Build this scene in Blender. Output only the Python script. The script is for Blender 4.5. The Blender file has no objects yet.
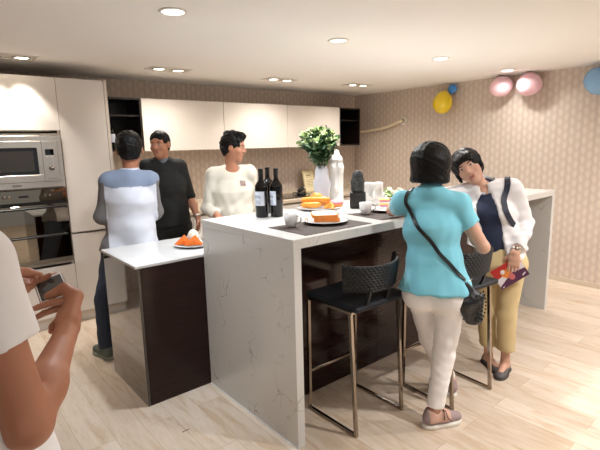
import bpy, math, random
import numpy as np
from mathutils import Vector, Matrix

# ------------------------------------------------------------------ camera, world, lights
SC = bpy.context.scene
COL = SC.collection
cam_data = bpy.data.cameras.new('camera')
cam = bpy.data.objects.new('camera', cam_data)
COL.objects.link(cam)
cam_data.sensor_fit = 'HORIZONTAL'
cam_data.sensor_width = 36.0
cam_data.lens = 458.26 / 600 * 36.0
cam_data.clip_start = 0.02
YAW, PITCH, ROLL = 0.6935, 0.1735, -0.0231
_f = Vector((math.sin(YAW) * math.cos(PITCH), math.cos(YAW) * math.cos(PITCH), -math.sin(PITCH)))
_r = Vector((math.cos(YAW), -math.sin(YAW), 0))
_u = _r.cross(_f)
_r2 = _r * math.cos(ROLL) + _u * math.sin(ROLL)
_u2 = -_r * math.sin(ROLL) + _u * math.cos(ROLL)
cam.matrix_world = Matrix(((_r2.x, _u2.x, -_f.x, 0), (_r2.y, _u2.y, -_f.y, 0), (_r2.z, _u2.z, -_f.z, 1.5738), (0, 0, 0, 1)))
SC.camera = cam

SC.view_settings.view_transform = 'Standard'
SC.view_settings.look = 'None'
SC.view_settings.gamma = 1.0
SC.view_settings.use_curve_mapping = False
SC.view_settings.exposure = 0.48

world = bpy.data.worlds.new('showroom_ambient')
SC.world = world
world.use_nodes = True
world.node_tree.nodes['Background'].inputs[0].default_value = (0.97, 0.98, 1.0, 1)
world.node_tree.nodes['Background'].inputs[1].default_value = 0.25

# downlights along the ceiling: x, y, watts, colour
ZC = 2.30
COOL = (1.0, 0.985, 0.96)
WARM = (1.0, 0.96, 0.90)
DOWNLIGHTS = [(1.18, 2.45, 12, (0.84, 0.92, 1.0)), (2.43, 2.45, 15, COOL), (3.70, 2.45, 16, COOL), (4.94, 2.45, 4.5, COOL),
              (1.18, 0.10, 3, COOL), (2.43, 0.10, 21, COOL), (3.70, 0.10, 16, COOL), (4.94, 0.10, 17, COOL), (-0.6, 0.9, 7, (0.92, 0.96, 1.0))]  # this line: unseen lamps added as fill from the camera side
TWINS = [(0.66, 4.27, 6), (1.95, 4.22, 6), (3.27, 4.22, 6), (4.43, 4.12, 5)]

# ------------------------------------------------------------------ helpers: materials
MATS = {}
def lin(c):
    return tuple((x / 12.92 if x <= 0.04045 else ((x + 0.055) / 1.055) ** 2.4) for x in c) + (1,)

def mat(name, rgb, rough=0.5, metal=0.0, coat=0.0, sss=0.0, noise=None, bump=None, emit=None, spec=0.5, trans=0.0, sheen=0.0):
    """rgb in display values; noise=(scale, amount) varies the colour, bump=(scale, strength)"""
    if name in MATS: return MATS[name]
    m = bpy.data.materials.new(name); m.use_nodes = True
    nt = m.node_tree; b = nt.nodes['Principled BSDF']
    c = lin(rgb)
    b.inputs['Base Color'].default_value = c
    b.inputs['Roughness'].default_value = rough
    b.inputs['Metallic'].default_value = metal
    b.inputs['Specular IOR Level'].default_value = spec
    b.inputs['Coat Weight'].default_value = coat
    b.inputs['Coat Roughness'].default_value = 0.05
    b.inputs['Transmission Weight'].default_value = trans
    b.inputs['Sheen Weight'].default_value = sheen
    if sss:
        b.inputs['Subsurface Weight'].default_value = sss
        b.inputs['Subsurface Radius'].default_value = (0.012, 0.005, 0.003)
        b.inputs['Subsurface Scale'].default_value = 0.6
    if emit:
        b.inputs['Emission Color'].default_value = (emit[0], emit[1], emit[2], 1)
        b.inputs['Emission Strength'].default_value = emit[3]
    if noise or bump:
        geo = nt.nodes.new('ShaderNodeTexCoord')
    if noise:
        n = nt.nodes.new('ShaderNodeTexNoise'); n.inputs['Scale'].default_value = noise[0]; n.inputs['Detail'].default_value = 4
        nt.links.new(geo.outputs['Object'], n.inputs['Vector'])
        mx = nt.nodes.new('ShaderNodeMix'); mx.data_type = 'RGBA'
        a = noise[1]
        mx.inputs['A'].default_value = tuple(max(0, x * (1 - a)) for x in c[:3]) + (1,)
        mx.inputs['B'].default_value = tuple(min(1, x * (1 + a)) for x in c[:3]) + (1,)
        nt.links.new(n.outputs['Fac'], mx.inputs['Factor']); nt.links.new(mx.outputs['Result'], b.inputs['Base Color'])
    if bump:
        n2 = nt.nodes.new('ShaderNodeTexNoise'); n2.inputs['Scale'].default_value = bump[0]; n2.inputs['Detail'].default_value = 3
        nt.links.new(geo.outputs['Object'], n2.inputs['Vector'])
        bp = nt.nodes.new('ShaderNodeBump'); bp.inputs['Strength'].default_value = bump[1]; bp.inputs['Distance'].default_value = 0.01
        nt.links.new(n2.outputs['Fac'], bp.inputs['Height']); nt.links.new(bp.outputs['Normal'], b.inputs['Normal'])
    MATS[name] = m
    return m

def N(nt, kind, **kw):
    n = nt.nodes.new(kind)
    for k, v in kw.items():
        if k in n.inputs: n.inputs[k].default_value = v
        else: setattr(n, k, v)
    return n

def math_node(nt, op, a, b=None):
    n = nt.nodes.new('ShaderNodeMath'); n.operation = op
    for i, x in enumerate((a, b)):
        if x is None: continue
        if isinstance(x, (int, float)): n.inputs[i].default_value = x
        else: nt.links.new(x, n.inputs[i])
    return n.outputs[0]

def ramp(nt, fac, stops):
    r = nt.nodes.new('ShaderNodeValToRGB')
    e = r.color_ramp.elements
    while len(e) < len(stops): e.new(0.5)
    for el, (p, c) in zip(e, stops): el.position = p; el.color = c
    nt.links.new(fac, r.inputs['Fac'])
    return r.outputs['Color']

def floor_material():
    m = bpy.data.materials.new('oak_laminate'); m.use_nodes = True; nt = m.node_tree; b = nt.nodes['Principled BSDF']; L = nt.links.new
    g = N(nt, 'ShaderNodeNewGeometry'); s = N(nt, 'ShaderNodeSeparateXYZ'); L(g.outputs['Position'], s.inputs[0])
    cb = N(nt, 'ShaderNodeCombineXYZ'); L(s.outputs['Y'], cb.inputs['X']); L(s.outputs['X'], cb.inputs['Y'])
    br = N(nt, 'ShaderNodeTexBrick'); br.offset = 0.37
    L(cb.outputs[0], br.inputs['Vector'])
    br.inputs['Scale'].default_value = 1.0; br.inputs['Brick Width'].default_value = 1.21; br.inputs['Row Height'].default_value = 0.165
    br.inputs['Mortar Size'].default_value = 0.0012; br.inputs['Mortar Smooth'].default_value = 0.2; br.inputs['Bias'].default_value = 0.0
    br.inputs['Color1'].default_value = lin((0.885, 0.83, 0.772)); br.inputs['Color2'].default_value = lin((0.825, 0.76, 0.692))
    br.inputs['Mortar'].default_value = lin((0.72, 0.62, 0.50))
    # grain: noise stretched along the plank, shifted per plank by the brick colour
    sh = N(nt, 'ShaderNodeSeparateColor'); L(br.outputs['Color'], sh.inputs[0])
    off = math_node(nt, 'MULTIPLY', sh.outputs[0], 37.0)
    cg = N(nt, 'ShaderNodeCombineXYZ')
    L(math_node(nt, 'MULTIPLY', s.outputs['X'], 9.0), cg.inputs['X']); L(math_node(nt, 'MULTIPLY', s.outputs['Y'], 1.5), cg.inputs['Y']); L(off, cg.inputs['Z'])
    n1 = N(nt, 'ShaderNodeTexNoise', Scale=1.6, Detail=5.0, Distortion=1.3); L(cg.outputs[0], n1.inputs['Vector'])
    col = ramp(nt, n1.outputs['Fac'], [(0.30, (0.80, 0.66, 0.50, 1)), (0.47, (0.98, 0.95, 0.91, 1)), (0.66, (1.04, 1.04, 1.04, 1))])
    n2 = N(nt, 'ShaderNodeTexNoise', Scale=9.0, Detail=4.0); L(cg.outputs[0], n2.inputs['Vector'])
    col2 = ramp(nt, n2.outputs['Fac'], [(0.35, (0.93, 0.90, 0.86, 1)), (0.6, (1, 1, 1, 1))])
    m1 = N(nt, 'ShaderNodeMix', data_type='RGBA', blend_type='MULTIPLY'); m1.inputs['Factor'].default_value = 0.75
    L(br.outputs['Color'], m1.inputs['A']); L(col, m1.inputs['B'])
    m2 = N(nt, 'ShaderNodeMix', data_type='RGBA', blend_type='MULTIPLY'); m2.inputs['Factor'].default_value = 0.8
    L(m1.outputs['Result'], m2.inputs['A']); L(col2, m2.inputs['B'])
    L(m2.outputs['Result'], b.inputs['Base Color'])
    b.inputs['Roughness'].default_value = 0.32
    bp = N(nt, 'ShaderNodeBump', Strength=0.05); L(n2.outputs['Fac'], bp.inputs['Height']); L(bp.outputs['Normal'], b.inputs['Normal'])
    return m

def wallpaper_material():
    m = bpy.data.materials.new('ogee_wallpaper'); m.use_nodes = True; nt = m.node_tree; b = nt.nodes['Principled BSDF']; L = nt.links.new
    g = N(nt, 'ShaderNodeNewGeometry'); s = N(nt, 'ShaderNodeSeparateXYZ'); L(g.outputs['Position'], s.inputs[0])
    u = math_node(nt, 'ADD', s.outputs['X'], s.outputs['Y'])
    # columns of rounded drops, every second column half a step lower
    P, Q = 0.062, 0.100
    cu = math_node(nt, 'MULTIPLY', u, 1 / P)
    col = math_node(nt, 'FLOOR', cu)
    fu = math_node(nt, 'SUBTRACT', math_node(nt, 'FRACT', cu), 0.5)
    par = math_node(nt, 'MULTIPLY', math_node(nt, 'MODULO', col, 2.0), 0.5)
    cv = math_node(nt, 'ADD', math_node(nt, 'MULTIPLY', s.outputs['Z'], 1 / Q), par)
    fv = math_node(nt, 'SUBTRACT', math_node(nt, 'FRACT', cv), 0.5)
    # drop: |fu| < w(fv), pinched at the ends
    w = math_node(nt, 'MULTIPLY', math_node(nt, 'COSINE', math_node(nt, 'MULTIPLY', fv, math.pi * 0.98)), 0.42)
    e = math_node(nt, 'SUBTRACT', w, math_node(nt, 'ABSOLUTE', fu))
    drop = math_node(nt, 'SMOOTH_MIN', math_node(nt, 'MAXIMUM', math_node(nt, 'MULTIPLY', e, 4.0), 0.0), 1.0)
    nz = N(nt, 'ShaderNodeTexNoise', Scale=60.0, Detail=3.0); L(g.outputs['Position'], nz.inputs['Vector'])
    f2 = math_node(nt, 'MULTIPLY', drop, math_node(nt, 'ADD', math_node(nt, 'MULTIPLY', nz.outputs['Fac'], 0.5), 0.65))
    # a thin darker wavy line beside every second column
    wav = math_node(nt, 'MULTIPLY', math_node(nt, 'SINE', math_node(nt, 'MULTIPLY', s.outputs['Z'], 2 * math.pi / Q)), 0.07)
    lu = math_node(nt, 'ABSOLUTE', math_node(nt, 'SUBTRACT', math_node(nt, 'FRACT', math_node(nt, 'ADD', math_node(nt, 'MULTIPLY', cu, 0.5), wav)), 0.5))
    f3 = math_node(nt, 'MAXIMUM', math_node(nt, 'SUBTRACT', 0.30, math_node(nt, 'MULTIPLY', lu, 4.0)), 0.0)
    c = ramp(nt, math_node(nt, 'ADD', math_node(nt, 'SUBTRACT', math_node(nt, 'MULTIPLY', f2, 0.65), f3), 0.3),
             [(0.0, lin((0.755, 0.69, 0.635))), (0.35, lin((0.80, 0.735, 0.68))), (1.0, lin((0.85, 0.79, 0.74)))])
    L(c, b.inputs['Base Color']); b.inputs['Roughness'].default_value = 0.6
    return m

def quartz_material():
    m = bpy.data.materials.new('white_quartz'); m.use_nodes = True; nt = m.node_tree; b = nt.nodes['Principled BSDF']; L = nt.links.new
    g = N(nt, 'ShaderNodeNewGeometry')
    nz = N(nt, 'ShaderNodeTexNoise', Scale=3.5, Detail=4.0); L(g.outputs['Position'], nz.inputs['Vector'])
    ad = N(nt, 'ShaderNodeVectorMath', operation='MULTIPLY_ADD'); L(nz.outputs['Color'], ad.inputs[0]); ad.inputs[1].default_value = (0.28,) * 3; L(g.outputs['Position'], ad.inputs[2])
    vo = N(nt, 'ShaderNodeTexVoronoi', feature='DISTANCE_TO_EDGE', Scale=8.0); L(ad.outputs[0], vo.inputs['Vector'])
    n2 = N(nt, 'ShaderNodeTexNoise', Scale=6.0, Detail=2.0); L(g.outputs['Position'], n2.inputs['Vector'])
    mask = math_node(nt, 'MULTIPLY', math_node(nt, 'MAXIMUM', math_node(nt, 'SUBTRACT', n2.outputs['Fac'], 0.52), 0.0), 5.0)
    line = math_node(nt, 'MAXIMUM', math_node(nt, 'SUBTRACT', 1.0, math_node(nt, 'MULTIPLY', vo.outputs['Distance'], 40.0)), 0.0)
    f = math_node(nt, 'MINIMUM', math_node(nt, 'MULTIPLY', line, mask), 1.0)
    c = ramp(nt, f, [(0.0, lin((0.84, 0.83, 0.815))), (1.0, lin((0.52, 0.49, 0.46)))])
    L(c, b.inputs['Base Color']); b.inputs['Roughness'].default_value = 0.18
    return m

def dark_wood_material():
    m = bpy.data.materials.new('dark_wenge_gloss'); m.use_nodes = True; nt = m.node_tree; b = nt.nodes['Principled BSDF']; L = nt.links.new
    g = N(nt, 'ShaderNodeNewGeometry'); mp = N(nt, 'ShaderNodeMapping'); mp.inputs['Scale'].default_value = (3, 3, 60); L(g.outputs['Position'], mp.inputs['Vector'])
    nz = N(nt, 'ShaderNodeTexNoise', Scale=2.0, Detail=5.0); L(mp.outputs[0], nz.inputs['Vector'])
    c = ramp(nt, nz.outputs['Fac'], [(0.35, lin((0.145, 0.082, 0.070))), (0.65, lin((0.185, 0.108, 0.090)))])
    L(c, b.inputs['Base Color']); b.inputs['Roughness'].default_value = 0.12; b.inputs['Specular IOR Level'].default_value = 0.28
    return m

# ------------------------------------------------------------------ helpers: objects
def tag(o, label=None, cat=None, group=None, kind=None):
    if label: o['label'] = label
    if cat: o['category'] = cat
    if group: o['group'] = group
    if kind: o['kind'] = kind
    return o

def thing(name, label, cat, loc=(0, 0, 0), rotz=0.0, group=None):
    o = bpy.data.objects.new(name, None); COL.objects.link(o)
    o.location = loc; o.rotation_euler = (0, 0, rotz); o.empty_display_size = 0.1
    return tag(o, label, cat, group)

def link(name, me, mats, parent=None, loc=None, smooth=False, rot=None):
    o = bpy.data.objects.new(name, me); COL.objects.link(o)
    for m in (mats if isinstance(mats, (list, tuple)) else [mats]): me.materials.append(m)
    if smooth:
        me.polygons.foreach_set('use_smooth', [True] * len(me.polygons))
    if parent is not None: o.parent = parent
    if loc is not None: o.location = loc
    if rot is not None: o.rotation_euler = rot
    return o

class MB:
    """collects shapes, then links them as ONE mesh object"""
    def __init__(s): s.v = []; s.f = []; s.m = []; s.sm = []
    def add(s, verts, faces, mi=0, smooth=False):
        n = len(s.v); s.v += [tuple(p) for p in verts]
        for f in faces: s.f.append([i + n for i in f]); s.m.append(mi); s.sm.append(smooth)
        return s
    def box(s, x0, x1, y0, y1, z0, z1, bev=0.0, mi=0):
        if bev <= 0:
            v = [(x, y, z) for z in (z0, z1) for y in (y0, y1) for x in (x0, x1)]
            return s.add(v, [(0, 2, 3, 1), (4, 5, 7, 6), (0, 1, 5, 4), (1, 3, 7, 5), (3, 2, 6, 7), (2, 0, 4, 6)], mi)
        b = min(bev, (x1 - x0) / 2.01, (y1 - y0) / 2.01, (z1 - z0) / 2.01)
        v = []; idx = {}
        for xi, X in ((0, (x0, x0 + b)), (1, (x1, x1 - b))):
            for yi, Y in ((0, (y0, y0 + b)), (1, (y1, y1 - b))):
                for zi, Z in ((0, (z0, z0 + b)), (1, (z1, z1 - b))):
                    idx[xi, yi, zi, 0] = len(v); v.append((X[0], Y[1], Z[1]))
                    idx[xi, yi, zi, 1] = len(v); v.append((X[1], Y[0], Z[1]))
                    idx[xi, yi, zi, 2] = len(v); v.append((X[1], Y[1], Z[0]))
        I = idx; F = []
        F.append([I[0, 0, 0, 0], I[0, 0, 1, 0], I[0, 1, 1, 0], I[0, 1, 0, 0]]); F.append([I[1, 0, 0, 0], I[1, 1, 0, 0], I[1, 1, 1, 0], I[1, 0, 1, 0]])
        F.append([I[0, 0, 0, 1], I[1, 0, 0, 1], I[1, 0, 1, 1], I[0, 0, 1, 1]]); F.append([I[0, 1, 0, 1], I[0, 1, 1, 1], I[1, 1, 1, 1], I[1, 1, 0, 1]])
        F.append([I[0, 0, 0, 2], I[0, 1, 0, 2], I[1, 1, 0, 2], I[1, 0, 0, 2]]); F.append([I[0, 0, 1, 2], I[1, 0, 1, 2], I[1, 1, 1, 2], I[0, 1, 1, 2]])
        cx, cy, cz = (x0 + x1) / 2, (y0 + y1) / 2, (z0 + z1) / 2
        E = []
        for a in (0, 1):
            for c in (0, 1):
                E.append([I[0, a, c, 1], I[1, a, c, 1], I[1, a, c, 2], I[0, a, c, 2]])
                E.append([I[a, 0, c, 0], I[a, 1, c, 0], I[a, 1, c, 2], I[a, 0, c, 2]])
                E.append([I[a, c, 0, 0], I[a, c, 1, 0], I[a, c, 1, 1], I[a, c, 0, 1]])
        for xi in (0, 1):
            for yi in (0, 1):
                for zi in (0, 1): E.append([I[xi, yi, zi, 0], I[xi, yi, zi, 1], I[xi, yi, zi, 2]])
        for f in E:
            p = [Vector(v[i]) for i in f]; n = (p[1] - p[0]).cross(p[2] - p[0]); c = sum(p, Vector()) / len(p) - Vector((cx, cy, cz))
            if n.dot(c) < 0: f.reverse()
            F.append(f)
        return s.add(v, F, mi)
    def lathe(s, prof, c=(0, 0, 0), n=32, mi=0, sx=1.0, sy=1.0):
        v = []; f = []
        for r, z in prof:
            for k in range(n):
                a = 2 * math.pi * k / n; v.append((c[0] + r * sx * math.cos(a), c[1] + r * sy * math.sin(a), c[2] + z))
        for i in range(len(prof) - 1):
            for k in range(n):
                k2 = (k + 1) % n; f.append((i * n + k, i * n + k2, (i + 1) * n + k2, (i + 1) * n + k))
        if prof[0][0] > 1e-6: f.append(tuple(reversed(range(n))))
        if prof[-1][0] > 1e-6: f.append(tuple(range((len(prof) - 1) * n, len(prof) * n)))
        return s.add(v, f, mi, True)
    def tube(s, pts, r, n=10, mi=0, flat=None, smooth=True):
        """round tube through pts; r a number or one per point; flat=(w,h) makes a rectangular bar"""
        P = [Vector(p) for p in pts]; v = []; f = []; up = Vector((0, 0, 1)); lastx = None
        for i, p in enumerate(P):
            d = (P[min(i + 1, len(P) - 1)] - P[max(i - 1, 0)]).normalized()
            if lastx is None:
                x = d.cross(up)
                if x.length < 1e-3: x = d.cross(Vector((0, 1, 0)))
            else: x = lastx - d * lastx.dot(d)
            x.normalize(); y = d.cross(x).normalized(); lastx = x
            if flat:
                w, h = flat
                if 0 < i < len(P) - 1:
                    pass
                for a, b in ((-1, -1), (1, -1), (1, 1), (-1, 1)): v.append(p + x * (a * w / 2) + y * (b * h / 2))
            else:
                rr = r[i] if isinstance(r, (list, tuple)) else r
                for k in range(n):
                    a = 2 * math.pi * k / n; v.append(p + x * (rr * math.cos(a)) + y * (rr * math.sin(a)))
        m = 4 if flat else n
        for i in range(len(P) - 1):
            for k in range(m):
                k2 = (k + 1) % m; f.append((i * m + k, i * m + k2, (i + 1) * m + k2, (i + 1) * m + k))
        f.append(tuple(reversed(range(m)))); f.append(tuple(range((len(P) - 1) * m, len(P) * m)))
        return s.add(v, f, mi, smooth and not flat)
    def ball(s, c, r, n=16, mi=0, R=None, power=1.0):
        """ellipsoid; r a number or (rx,ry,rz); R a 3x3 rotation"""
        rr = (r, r, r) if isinstance(r, (int, float)) else r
        v = []; f = []; m = n // 2
        for i in range(m + 1):
            t = math.pi * i / m
            for k in range(n):
                a = 2 * math.pi * k / n
                q = Vector((rr[0] * math.sin(t) * math.cos(a), rr[1] * math.sin(t) * math.sin(a), -rr[2] * math.cos(t)))
                if R is not None: q = R @ q
                v.append((c[0] + q.x, c[1] + q.y, c[2] + q.z))
        for i in range(m):
            for k in range(n):
                k2 = (k + 1) % n; f.append((i * n + k, i * n + k2, (i + 1) * n + k2, (i + 1) * n + k))
        return s.add(v, f, mi, True)
    def prism(s, poly, z0, z1, mi=0):
        n = len(poly); v = [(x, y, z0) for x, y in poly] + [(x, y, z1) for x, y in poly]
        f = [tuple(reversed(range(n))), tuple(range(n, 2 * n))] + [(i, (i + 1) % n, n + (i + 1) % n, n + i) for i in range(n)]
        return s.add(v, f, mi)
    def xf(s, M):
        M = M if isinstance(M, Matrix) else Matrix(M); s.v = [tuple(M @ Vector(p)) for p in s.v]; return s
    def build(s, name, mats, parent=None, loc=None, rot=None, kind=None):
        me = bpy.data.meshes.new(name); me.from_pydata(s.v, [], s.f)
        me.polygons.foreach_set('material_index', s.m); me.polygons.foreach_set('use_smooth', s.sm)
        o = link(name, me, mats, parent, loc, False, rot)
        me.update()
        if kind: o['kind'] = kind
        return o

def text_mesh(txt, size, depth=0.0004):
    cu = bpy.data.curves.new('lettering', 'FONT'); cu.body = txt; cu.size = size; cu.extrude = depth; cu.align_x = 'CENTER'; cu.align_y = 'CENTER'
    o = bpy.data.objects.new('lettering', cu); COL.objects.link(o)
    dg = bpy.context.evaluated_depsgraph_get(); dg.update()
    me = bpy.data.meshes.new_from_object(o.evaluated_get(dg))
    bpy.data.objects.remove(o); bpy.data.curves.remove(cu)
    me.materials.clear()
    return me

def basis(x, y, z, o=(0, 0, 0)):
    x, y, z = Vector(x), Vector(y), Vector(z)
    return Matrix(((x.x, y.x, z.x, o[0]), (x.y, y.y, z.y, o[1]), (x.z, y.z, z.z, o[2]), (0, 0, 0, 1)))

def dup(root, loc=None, rotz=None, label=None, group=None):
    r = root.copy(); COL.objects.link(r)
    if loc is not None: r.location = loc
    if rotz is not None: r.rotation_euler = (0, 0, rotz)
    if label: r['label'] = label
    if group: r['group'] = group
    for ch in list(root.children):
        c = ch.copy(); COL.objects.link(c); c.parent = r
        for g in list(ch.children):
            d = g.copy(); COL.objects.link(d); d.parent = c
    return r

# ------------------------------------------------------------------ helpers: organic solids (signed distance field -> surface nets)
def V(*a): return np.array(a[0] if len(a) == 1 else a, dtype=float)
def unit(v): v = np.asarray(v, float); return v / np.linalg.norm(v)
def smin(a, b, k):
    if k <= 0: return np.minimum(a, b)
    h = np.maximum(k - np.abs(a - b), 0) / k
    return np.minimum(a, b) - h * h * k * 0.25

class Solid:
    def __init__(s, k=0.02): s.ops = []; s.k = k; s.noise = None
    def cone(s, a, b, ra, rb, k=None, op='u'):
        a, b = V(a), V(b); r = max(ra, rb)
        s.ops.append((op, 'cone', (a, b, ra, rb), np.minimum(a, b) - r, np.maximum(a, b) + r, s.k if k is None else k)); return s
    def loft(s, a, b, ra, rb, lat, k=None, op='u', flat0=False, flat1=False):
        a, b = V(a), V(b); w = unit(b - a); u = unit(V(lat) - w * (V(lat) @ w)); v = np.cross(w, u); r = max(ra + rb)
        s.ops.append((op, 'loft', (a, b, ra, rb, w, u, v, flat0, flat1), np.minimum(a, b) - r, np.maximum(a, b) + r, s.k if k is None else k)); return s
    def ell(s, c, r, axes=None, k=None, op='u'):
        c = V(c); A = np.eye(3) if axes is None else np.array([unit(x) for x in axes]); m = max(r)
        s.ops.append((op, 'ell', (c, V(r), A), c - m, c + m, s.k if k is None else k)); return s
    def box(s, c, h, rad, axes=None, k=None, op='u'):
        c = V(c); A = np.eye(3) if axes is None else np.array([unit(x) for x in axes]); m = float(np.linalg.norm(h)) + rad
        s.ops.append((op, 'box', (c, V(h), A, rad), c - m, c + m, s.k if k is None else k)); return s
    def plane(s, o, n, k=0.004):
        """keep the side the normal points away from"""
        s.ops.append(('p', 'plane', (V(o), unit(n)), None, None, k)); return s
    def field(s, h):
        lo = np.min([o[3] for o in s.ops if o[0] == 'u'], axis=0) - 4 * h; hi = np.max([o[4] for o in s.ops if o[0] == 'u'], axis=0) + 4 * h
        n = np.ceil((hi - lo) / h).astype(int) + 1
        ax = [lo[i] + h * np.arange(n[i]) for i in range(3)]
        D = np.full(n, 0.5, dtype=np.float32)
        for op, kind, P, a, b, k in s.ops:
            if a is None: i0 = np.zeros(3, int); i1 = n
            else:
                m = k + 3 * h
                i0 = np.clip(np.floor((a - m - lo) / h).astype(int), 0, n - 1); i1 = np.clip(np.ceil((b + m - lo) / h).astype(int) + 1, 1, n)
            X = ax[0][i0[0]:i1[0], None, None]; Y = ax[1][None, i0[1]:i1[1], None]; Z = ax[2][None, None, i0[2]:i1[2]]
            sub = D[i0[0]:i1[0], i0[1]:i1[1], i0[2]:i1[2]]
            if sub.size == 0: continue
            if kind == 'cone':
                A, B, ra, rb = P; w = B - A; L2 = max(w @ w, 1e-12)
                x, y, z = X - A[0], Y - A[1], Z - A[2]
                t = np.clip((x * w[0] + y * w[1] + z * w[2]) / L2, 0, 1)
                d = np.sqrt((x - t * w[0]) ** 2 + (y - t * w[1]) ** 2 + (z - t * w[2]) ** 2) - (ra + (rb - ra) * t)
            elif kind == 'loft':
                A, B, ra, rb, w, u, v, f0, f1 = P; L = np.linalg.norm(B - A)
                x, y, z = X - A[0], Y - A[1], Z - A[2]
                ww = x * w[0] + y * w[1] + z * w[2]; t = np.clip(ww / L, 0, 1); e = ww - t * L
                if f0: e = np.where(ww < 0, 0, e)
                if f1: e = np.where(ww > L, 0, e)
                uu = x * u[0] + y * u[1] + z * u[2]; vv = x * v[0] + y * v[1] + z * v[2]
                rx = ra[0] + (rb[0] - ra[0]) * t; ry = ra[1] + (rb[1] - ra[1]) * t; rm = np.minimum(rx, ry)
                k0 = np.sqrt((uu / rx) ** 2 + (vv / ry) ** 2 + (e / rm) ** 2) + 1e-9
                k1 = np.sqrt((uu / rx ** 2) ** 2 + (vv / ry ** 2) ** 2 + (e / rm ** 2) ** 2) + 1e-9
                d = np.where(k0 < 0.5, (k0 - 1) * rm, k0 * (k0 - 1) / k1)
                if f0: d = np.maximum(d, -ww)
                if f1: d = np.maximum(d, ww - L)
            elif kind == 'ell':
                c, r, A = P; x, y, z = X - c[0], Y - c[1], Z - c[2]
                q = [(x * A[i][0] + y * A[i][1] + z * A[i][2]) for i in range(3)]
                k0 = np.sqrt(sum((q[i] / r[i]) ** 2 for i in range(3))) + 1e-9
                k1 = np.sqrt(sum((q[i] / r[i] ** 2) ** 2 for i in range(3))) + 1e-9
                d = np.where(k0 < 0.4, (k0 - 1) * r.min(), k0 * (k0 - 1) / k1)
            elif kind == 'box':
                c, hh, A, rad = P; x, y, z = X - c[0], Y - c[1], Z - c[2]
                q = [np.abs(x * A[i][0] + y * A[i][1] + z * A[i][2]) - (hh[i] - rad) for i in range(3)]
                d = np.sqrt(sum(np.maximum(t, 0) ** 2 for t in q)) + np.minimum(np.maximum(np.maximum(q[0], q[1]), q[2]), 0) - rad
            else:
                o, nn = P; d = (X - o[0]) * nn[0] + (Y - o[1]) * nn[1] + (Z - o[2]) * nn[2]
            d = np.broadcast_to(d, sub.shape)
            if op == 'u': sub[...] = smin(sub, d, k)
            elif op == 's': sub[...] = -smin(-sub, d, k)
            else: sub[...] = -smin(-sub, -d, k)
        if s.noise:
            amp, fr, seed = s.noise; rg = np.random.RandomState(seed)
            X = ax[0][:, None, None]; Y = ax[1][None, :, None]; Z = ax[2][None, None, :]
            idx = np.nonzero(np.abs(D) < 0.03)
            x, y, z = ax[0][idx[0]], ax[1][idx[1]], ax[2][idx[2]]
            q = np.zeros(len(x))
            for i in range(5):
                a = rg.normal(size=3) * fr * (0.6 + 0.35 * i); c = rg.normal(size=3) * fr * 0.5; ph = rg.rand(2) * 6.28
                q += np.sin(x * a[0] + y * a[1] + z * a[2] + ph[0] + 1.6 * np.sin(x * c[0] + y * c[1] + z * c[2] + ph[1])) / (1 + 0.4 * i)
            D[idx] += (amp * q / 2.2).astype(np.float32)
        return D, lo
    def mesh(s, name, h):
        D, lo = s.field(h)
        S = D < 0; n = np.array(D.shape)
        c = S[:-1, :-1, :-1].astype(np.uint8)
        tot = np.zeros(c.shape, np.uint8)
        for i in (0, 1):
            for j in (0, 1):
                for k in (0, 1): tot += S[i:n[0] - 1 + i, j:n[1] - 1 + j, k:n[2] - 1 + k]
        act = np.nonzero((tot > 0) & (tot < 8)); ids = np.full(c.shape, -1, np.int64); ids[act] = np.arange(len(act[0]))
        I, J, K = act; acc = np.zeros((len(I), 3)); cnt = np.zeros(len(I))
        corners = [(i, j, k) for i in (0, 1) for j in (0, 1) for k in (0, 1)]
        val = {q: D[I + q[0], J + q[1], K + q[2]].astype(float) for q in corners}
        for a in corners:
            for axx in range(3):
                if a[axx]: continue
                b = list(a); b[axx] = 1; b = tuple(b)
                d0, d1 = val[a], val[b]; cr = (d0 < 0) != (d1 < 0)
                t = np.where(cr, d0 / np.where(cr, d0 - d1, 1), 0)
                for x in range(3): acc[:, x] += np.where(cr, a[x] + (t if x == axx else 0), 0)
                cnt += cr
        P = lo + h * (np.stack(act, 1) + acc / cnt[:, None])
        quads = []
        for axx in range(3):
            sl0 = [slice(None)] * 3; sl1 = [slice(None)] * 3
            sl0[axx] = slice(0, n[axx] - 1); sl1[axx] = slice(1, n[axx])
            s0, s1 = S[tuple(sl0)], S[tuple(sl1)]
            e = np.nonzero(s0 != s1); e = np.stack(e, 1)
            b, cc = (axx + 1) % 3, (axx + 2) % 3
            ok = (e[:, b] > 0) & (e[:, cc] > 0) & (e[:, b] < n[b] - 1) & (e[:, cc] < n[cc] - 1); e = e[ok]
            def cid(db, dc):
                q = e.copy(); q[:, b] += db; q[:, cc] += dc; return ids[q[:, 0], q[:, 1], q[:, 2]]
            q = np.stack([cid(-1, -1), cid(0, -1), cid(0, 0), cid(-1, 0)], 1)
            inside0 = s0[e[:, 0], e[:, 1], e[:, 2]]
            q[~inside0] = q[~inside0][:, ::-1]
            quads.append(q)
        Q = np.concatenate(quads)
        me = bpy.data.meshes.new(name)
        me.vertices.add(len(P)); me.vertices.foreach_set('co', P.astype(np.float32).ravel())
        me.loops.add(Q.size); me.loops.foreach_set('vertex_index', Q.astype(np.int32).ravel())
        me.polygons.add(len(Q)); me.polygons.foreach_set('loop_start', np.arange(0, Q.size, 4, dtype=np.int32))
        me.polygons.foreach_set('use_smooth', np.ones(len(Q), bool))
        me.update(calc_edges=True); me.validate()
        s.P, s.Q = P, Q
        return me
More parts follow.
